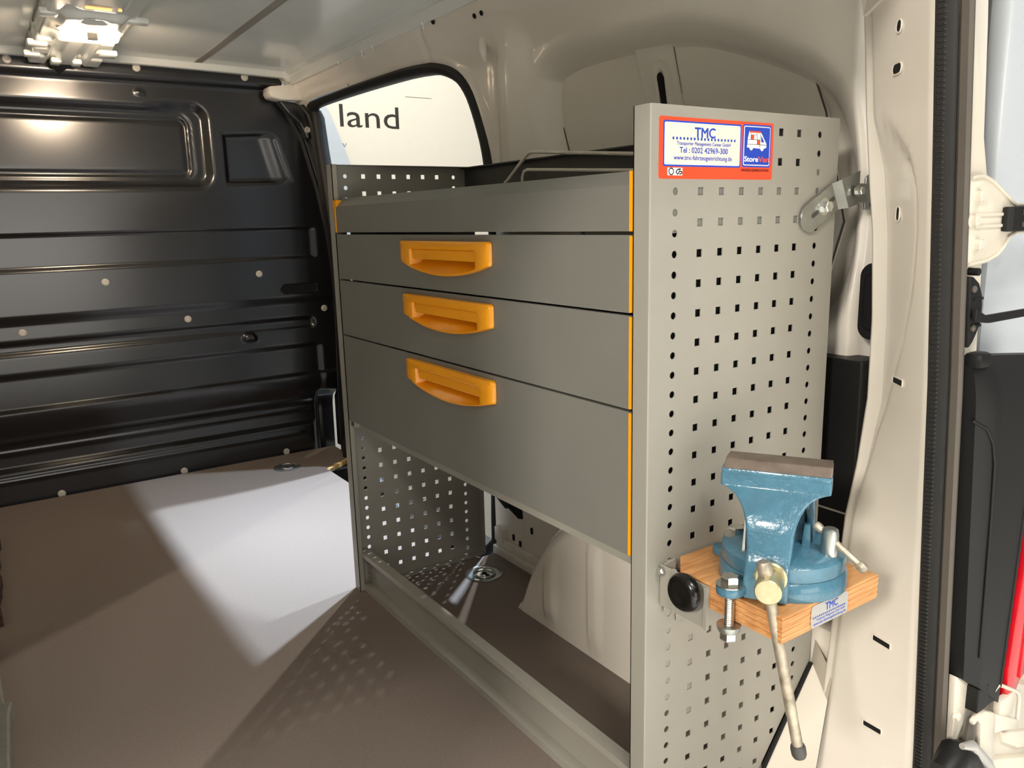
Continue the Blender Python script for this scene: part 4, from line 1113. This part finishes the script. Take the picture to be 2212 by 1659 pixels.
# moving jaw: lofted T
def loft(mb, secs, nz=1):
    """secs: (z, j0, j1, a_back, a_front, r)"""
    rings = []
    for z, j0, j1, a0, a1, r in secs:
        rings.append([V(p, q, z) for p, q in rrect(j0, j1, a0, a1, r, 4)])
    n = len(rings[0]); vs = [v for r_ in rings for v in r_]
    fs = [(i * n + k, i * n + (k + 1) % n, (i + 1) * n + (k + 1) % n, (i + 1) * n + k) for i in range(len(rings) - 1) for k in range(n)]
    fs += [tuple(range(n))[::-1], tuple((len(rings) - 1) * n + k for k in range(n))]
    return mb.add(vs, fs)
jc = -.0098
mb = MB()
secs = [(.004, -.0265, .0250, .030, .0865, .004), (.022, -.0260, .0250, .024, .0860, .004), (.036, -.0255, .0250, .018, .0840, .004), (.041, -.0255, .0250, .016, .0770, .004), (.046, -.0255, .0250, .014, .0735, .004),
        (.060, -.0255, .0260, .012, .0700, .004), (.078, -.0270, .0270, .011, .0675, .004), (.090, -.0290, .0290, .010, .0640, .004), (.100, -.0325, .0325, .009, .0580, .004), (.108, -.0375, .0370, .008, .0510, .004),
        (.1145, -.0440, .0430, .007, .0440, .004), (.1195, -.0530, .0520, .006, .0385, .004), (.1215, -.0590, .0580, .005, .0360, .003), (.1225, -.0630, .0630, .005, .0345, .003), (.1240, -.0635, .0635, .005, .0340, .003), (.1365, -.0635, .0635, .004, .0325, .003), (.1380, -.0625, .0625, .004, .0305, .003), (.1420, -.0635, .0635, .004, .0290, .002)]
secs = [(z, jc + a, jc + b, c, d_, r) for z, a, b, c, d_, r in secs]
loft(mb, secs); mjaw = mb.build('moving_jaw', M_blue, vs_root, smooth=.7)
mb = MB(); loft(mb, [(.1422, -.0713, .0532, -.001, .027, .001), (.1515, -.0700, .0532, -.001, .018, .001), (.1525, -.0700, .0532, -.001, .016, .001)]); mb.build('jaw_plate', M_jaw, mjaw, bevel=.0006)
# fixed jaw behind
mb = MB()
secs = [(.040, -.030, .034, -.050, .004, .004), (.060, -.028, .036, -.048, -.006, .004), (.085, -.028, .034, -.046, -.010, .004), (.110, -.034, .036, -.044, -.008, .004), (.122, -.052, .050, -.042, -.006, .004), (.126, -.060, .060, -.040, -.005, .003), (.142, -.060, .062, -.034, -.004, .003)]
secs = [(z, jc + a, jc + b, c, d_, r) for z, a, b, c, d_, r in secs]
loft(mb, secs); fjaw = mb.build('fixed_jaw', M_blue, vs_root, smooth=.7)
mb = MB(); loft(mb, [(.1422, -.070, .052, -.022, -.003, .001), (.1515, -.070, .052, -.016, -.003, .001)]); mb.build('jaw_plate', M_jaw, fjaw, bevel=.0006)
# guide web right of the moving jaw
mb = MB(); mb.prism([(.0335, .045), (.0435, .043), (.0460, .040), (.0440, .100), (.050, .122), (.040, .122)], VO + J * jc, J, Z, A, -.03, -.002); mb.prism([(.030, .0235), (.044, .0235), (.041, .075), (.034, .075)], VO + J * jc, J, Z, A, .002, .012); mb.build('web', M_blue, vs_root, bevel=.002, smooth=.7)
mb = MB(); mb.prism([(-.033, .0450), (-.0295, .0450), (-.0295, .085), (-.031, .085)], VO + J * jc, J, Z, A, .015, .048); mb.build('slide_edge', M_silver, vs_root)
# spindle
mb = MB(); mb.lathe(V(-.0045, .0845, .0345), A, [(.0185, 0), (.0185, .003), (.0165, .0045)], 32); mb.build('collar', M_brass, vs_root, smooth=.6)
mb = MB(); mb.lathe(V(-.0035, .088, .0315), A, [(.0140, 0), (.0150, .003), (.0155, .029), (.0150, .0325), (.0138, .0335)], 32); mb.build('spindle_head', M_brass, vs_root, smooth=.6)
hd = (V(.0369, .105, -.168) - V(-.0108, .105, .0585)).normalized(); h0 = V(-.0108, .105, .0585)
mb = MB(); mb.tube([h0 + hd * t for t in (0, .06, .12, .1855, .1865, .21, .228)], [.0066, .0066, .0066, .0066, .0062, .0064, .0064], 16); hbar = mb.build('handle_bar', M_oldst, vs_root, smooth=.7)
mb = MB(); mb.lathe(h0 + hd * .006, -hd, [(.0082, -.008), (.0086, .0), (.0084, .006), (.0070, .0085)], 18); mb.build('bar_end', M_oldst, hbar, smooth=.6)
mb = MB(); mb.lathe(h0 + hd * .224, hd, [(.0078, 0), (.0088, .003), (.0086, .012), (.0070, .0155)], 18); o = mb.build('bar_end', M_dark, hbar, smooth=.6); o['label'] = 'dark rubber end of the handle bar'
# swivel lock
lk = V(.0545, .020, .042)
mb = MB(); mb.lathe(lk, Z, [(.0100, 0), (.0104, .008), (.0098, .030), (.0090, .0345), (.0070, .0360)], 24); mb.build('lock_nut', M_zinc, vs_root, smooth=.6)
ld = (J * .78 + A * .35 + Z * -.52).normalized(); l0 = lk + Z * .024
mb = MB(); mb.tube([l0 - ld * .018, l0 + ld * .047], .0042, 12); lbar = mb.build('lock_bar', M_oldst, vs_root, smooth=.8)
mb = MB(); mb.lathe(l0 - ld * .018, -ld, [(.0050, -.006), (.0058, 0), (.0050, .004)], 14); mb.build('lock_bar_end', M_oldst, lbar, smooth=.6)
mb = MB(); mb.lathe(l0 + ld * .042, ld, [(.0055, 0), (.0062, .003), (.0060, .009), (.0045, .011)], 14); mb.build('lock_bar_end', M_oldst, lbar, smooth=.6)

for o in list(ROOT.values()):
    if o.name.startswith('door_hinge'):
        o.parent = wrr; del o['category'], o['group']
settle()
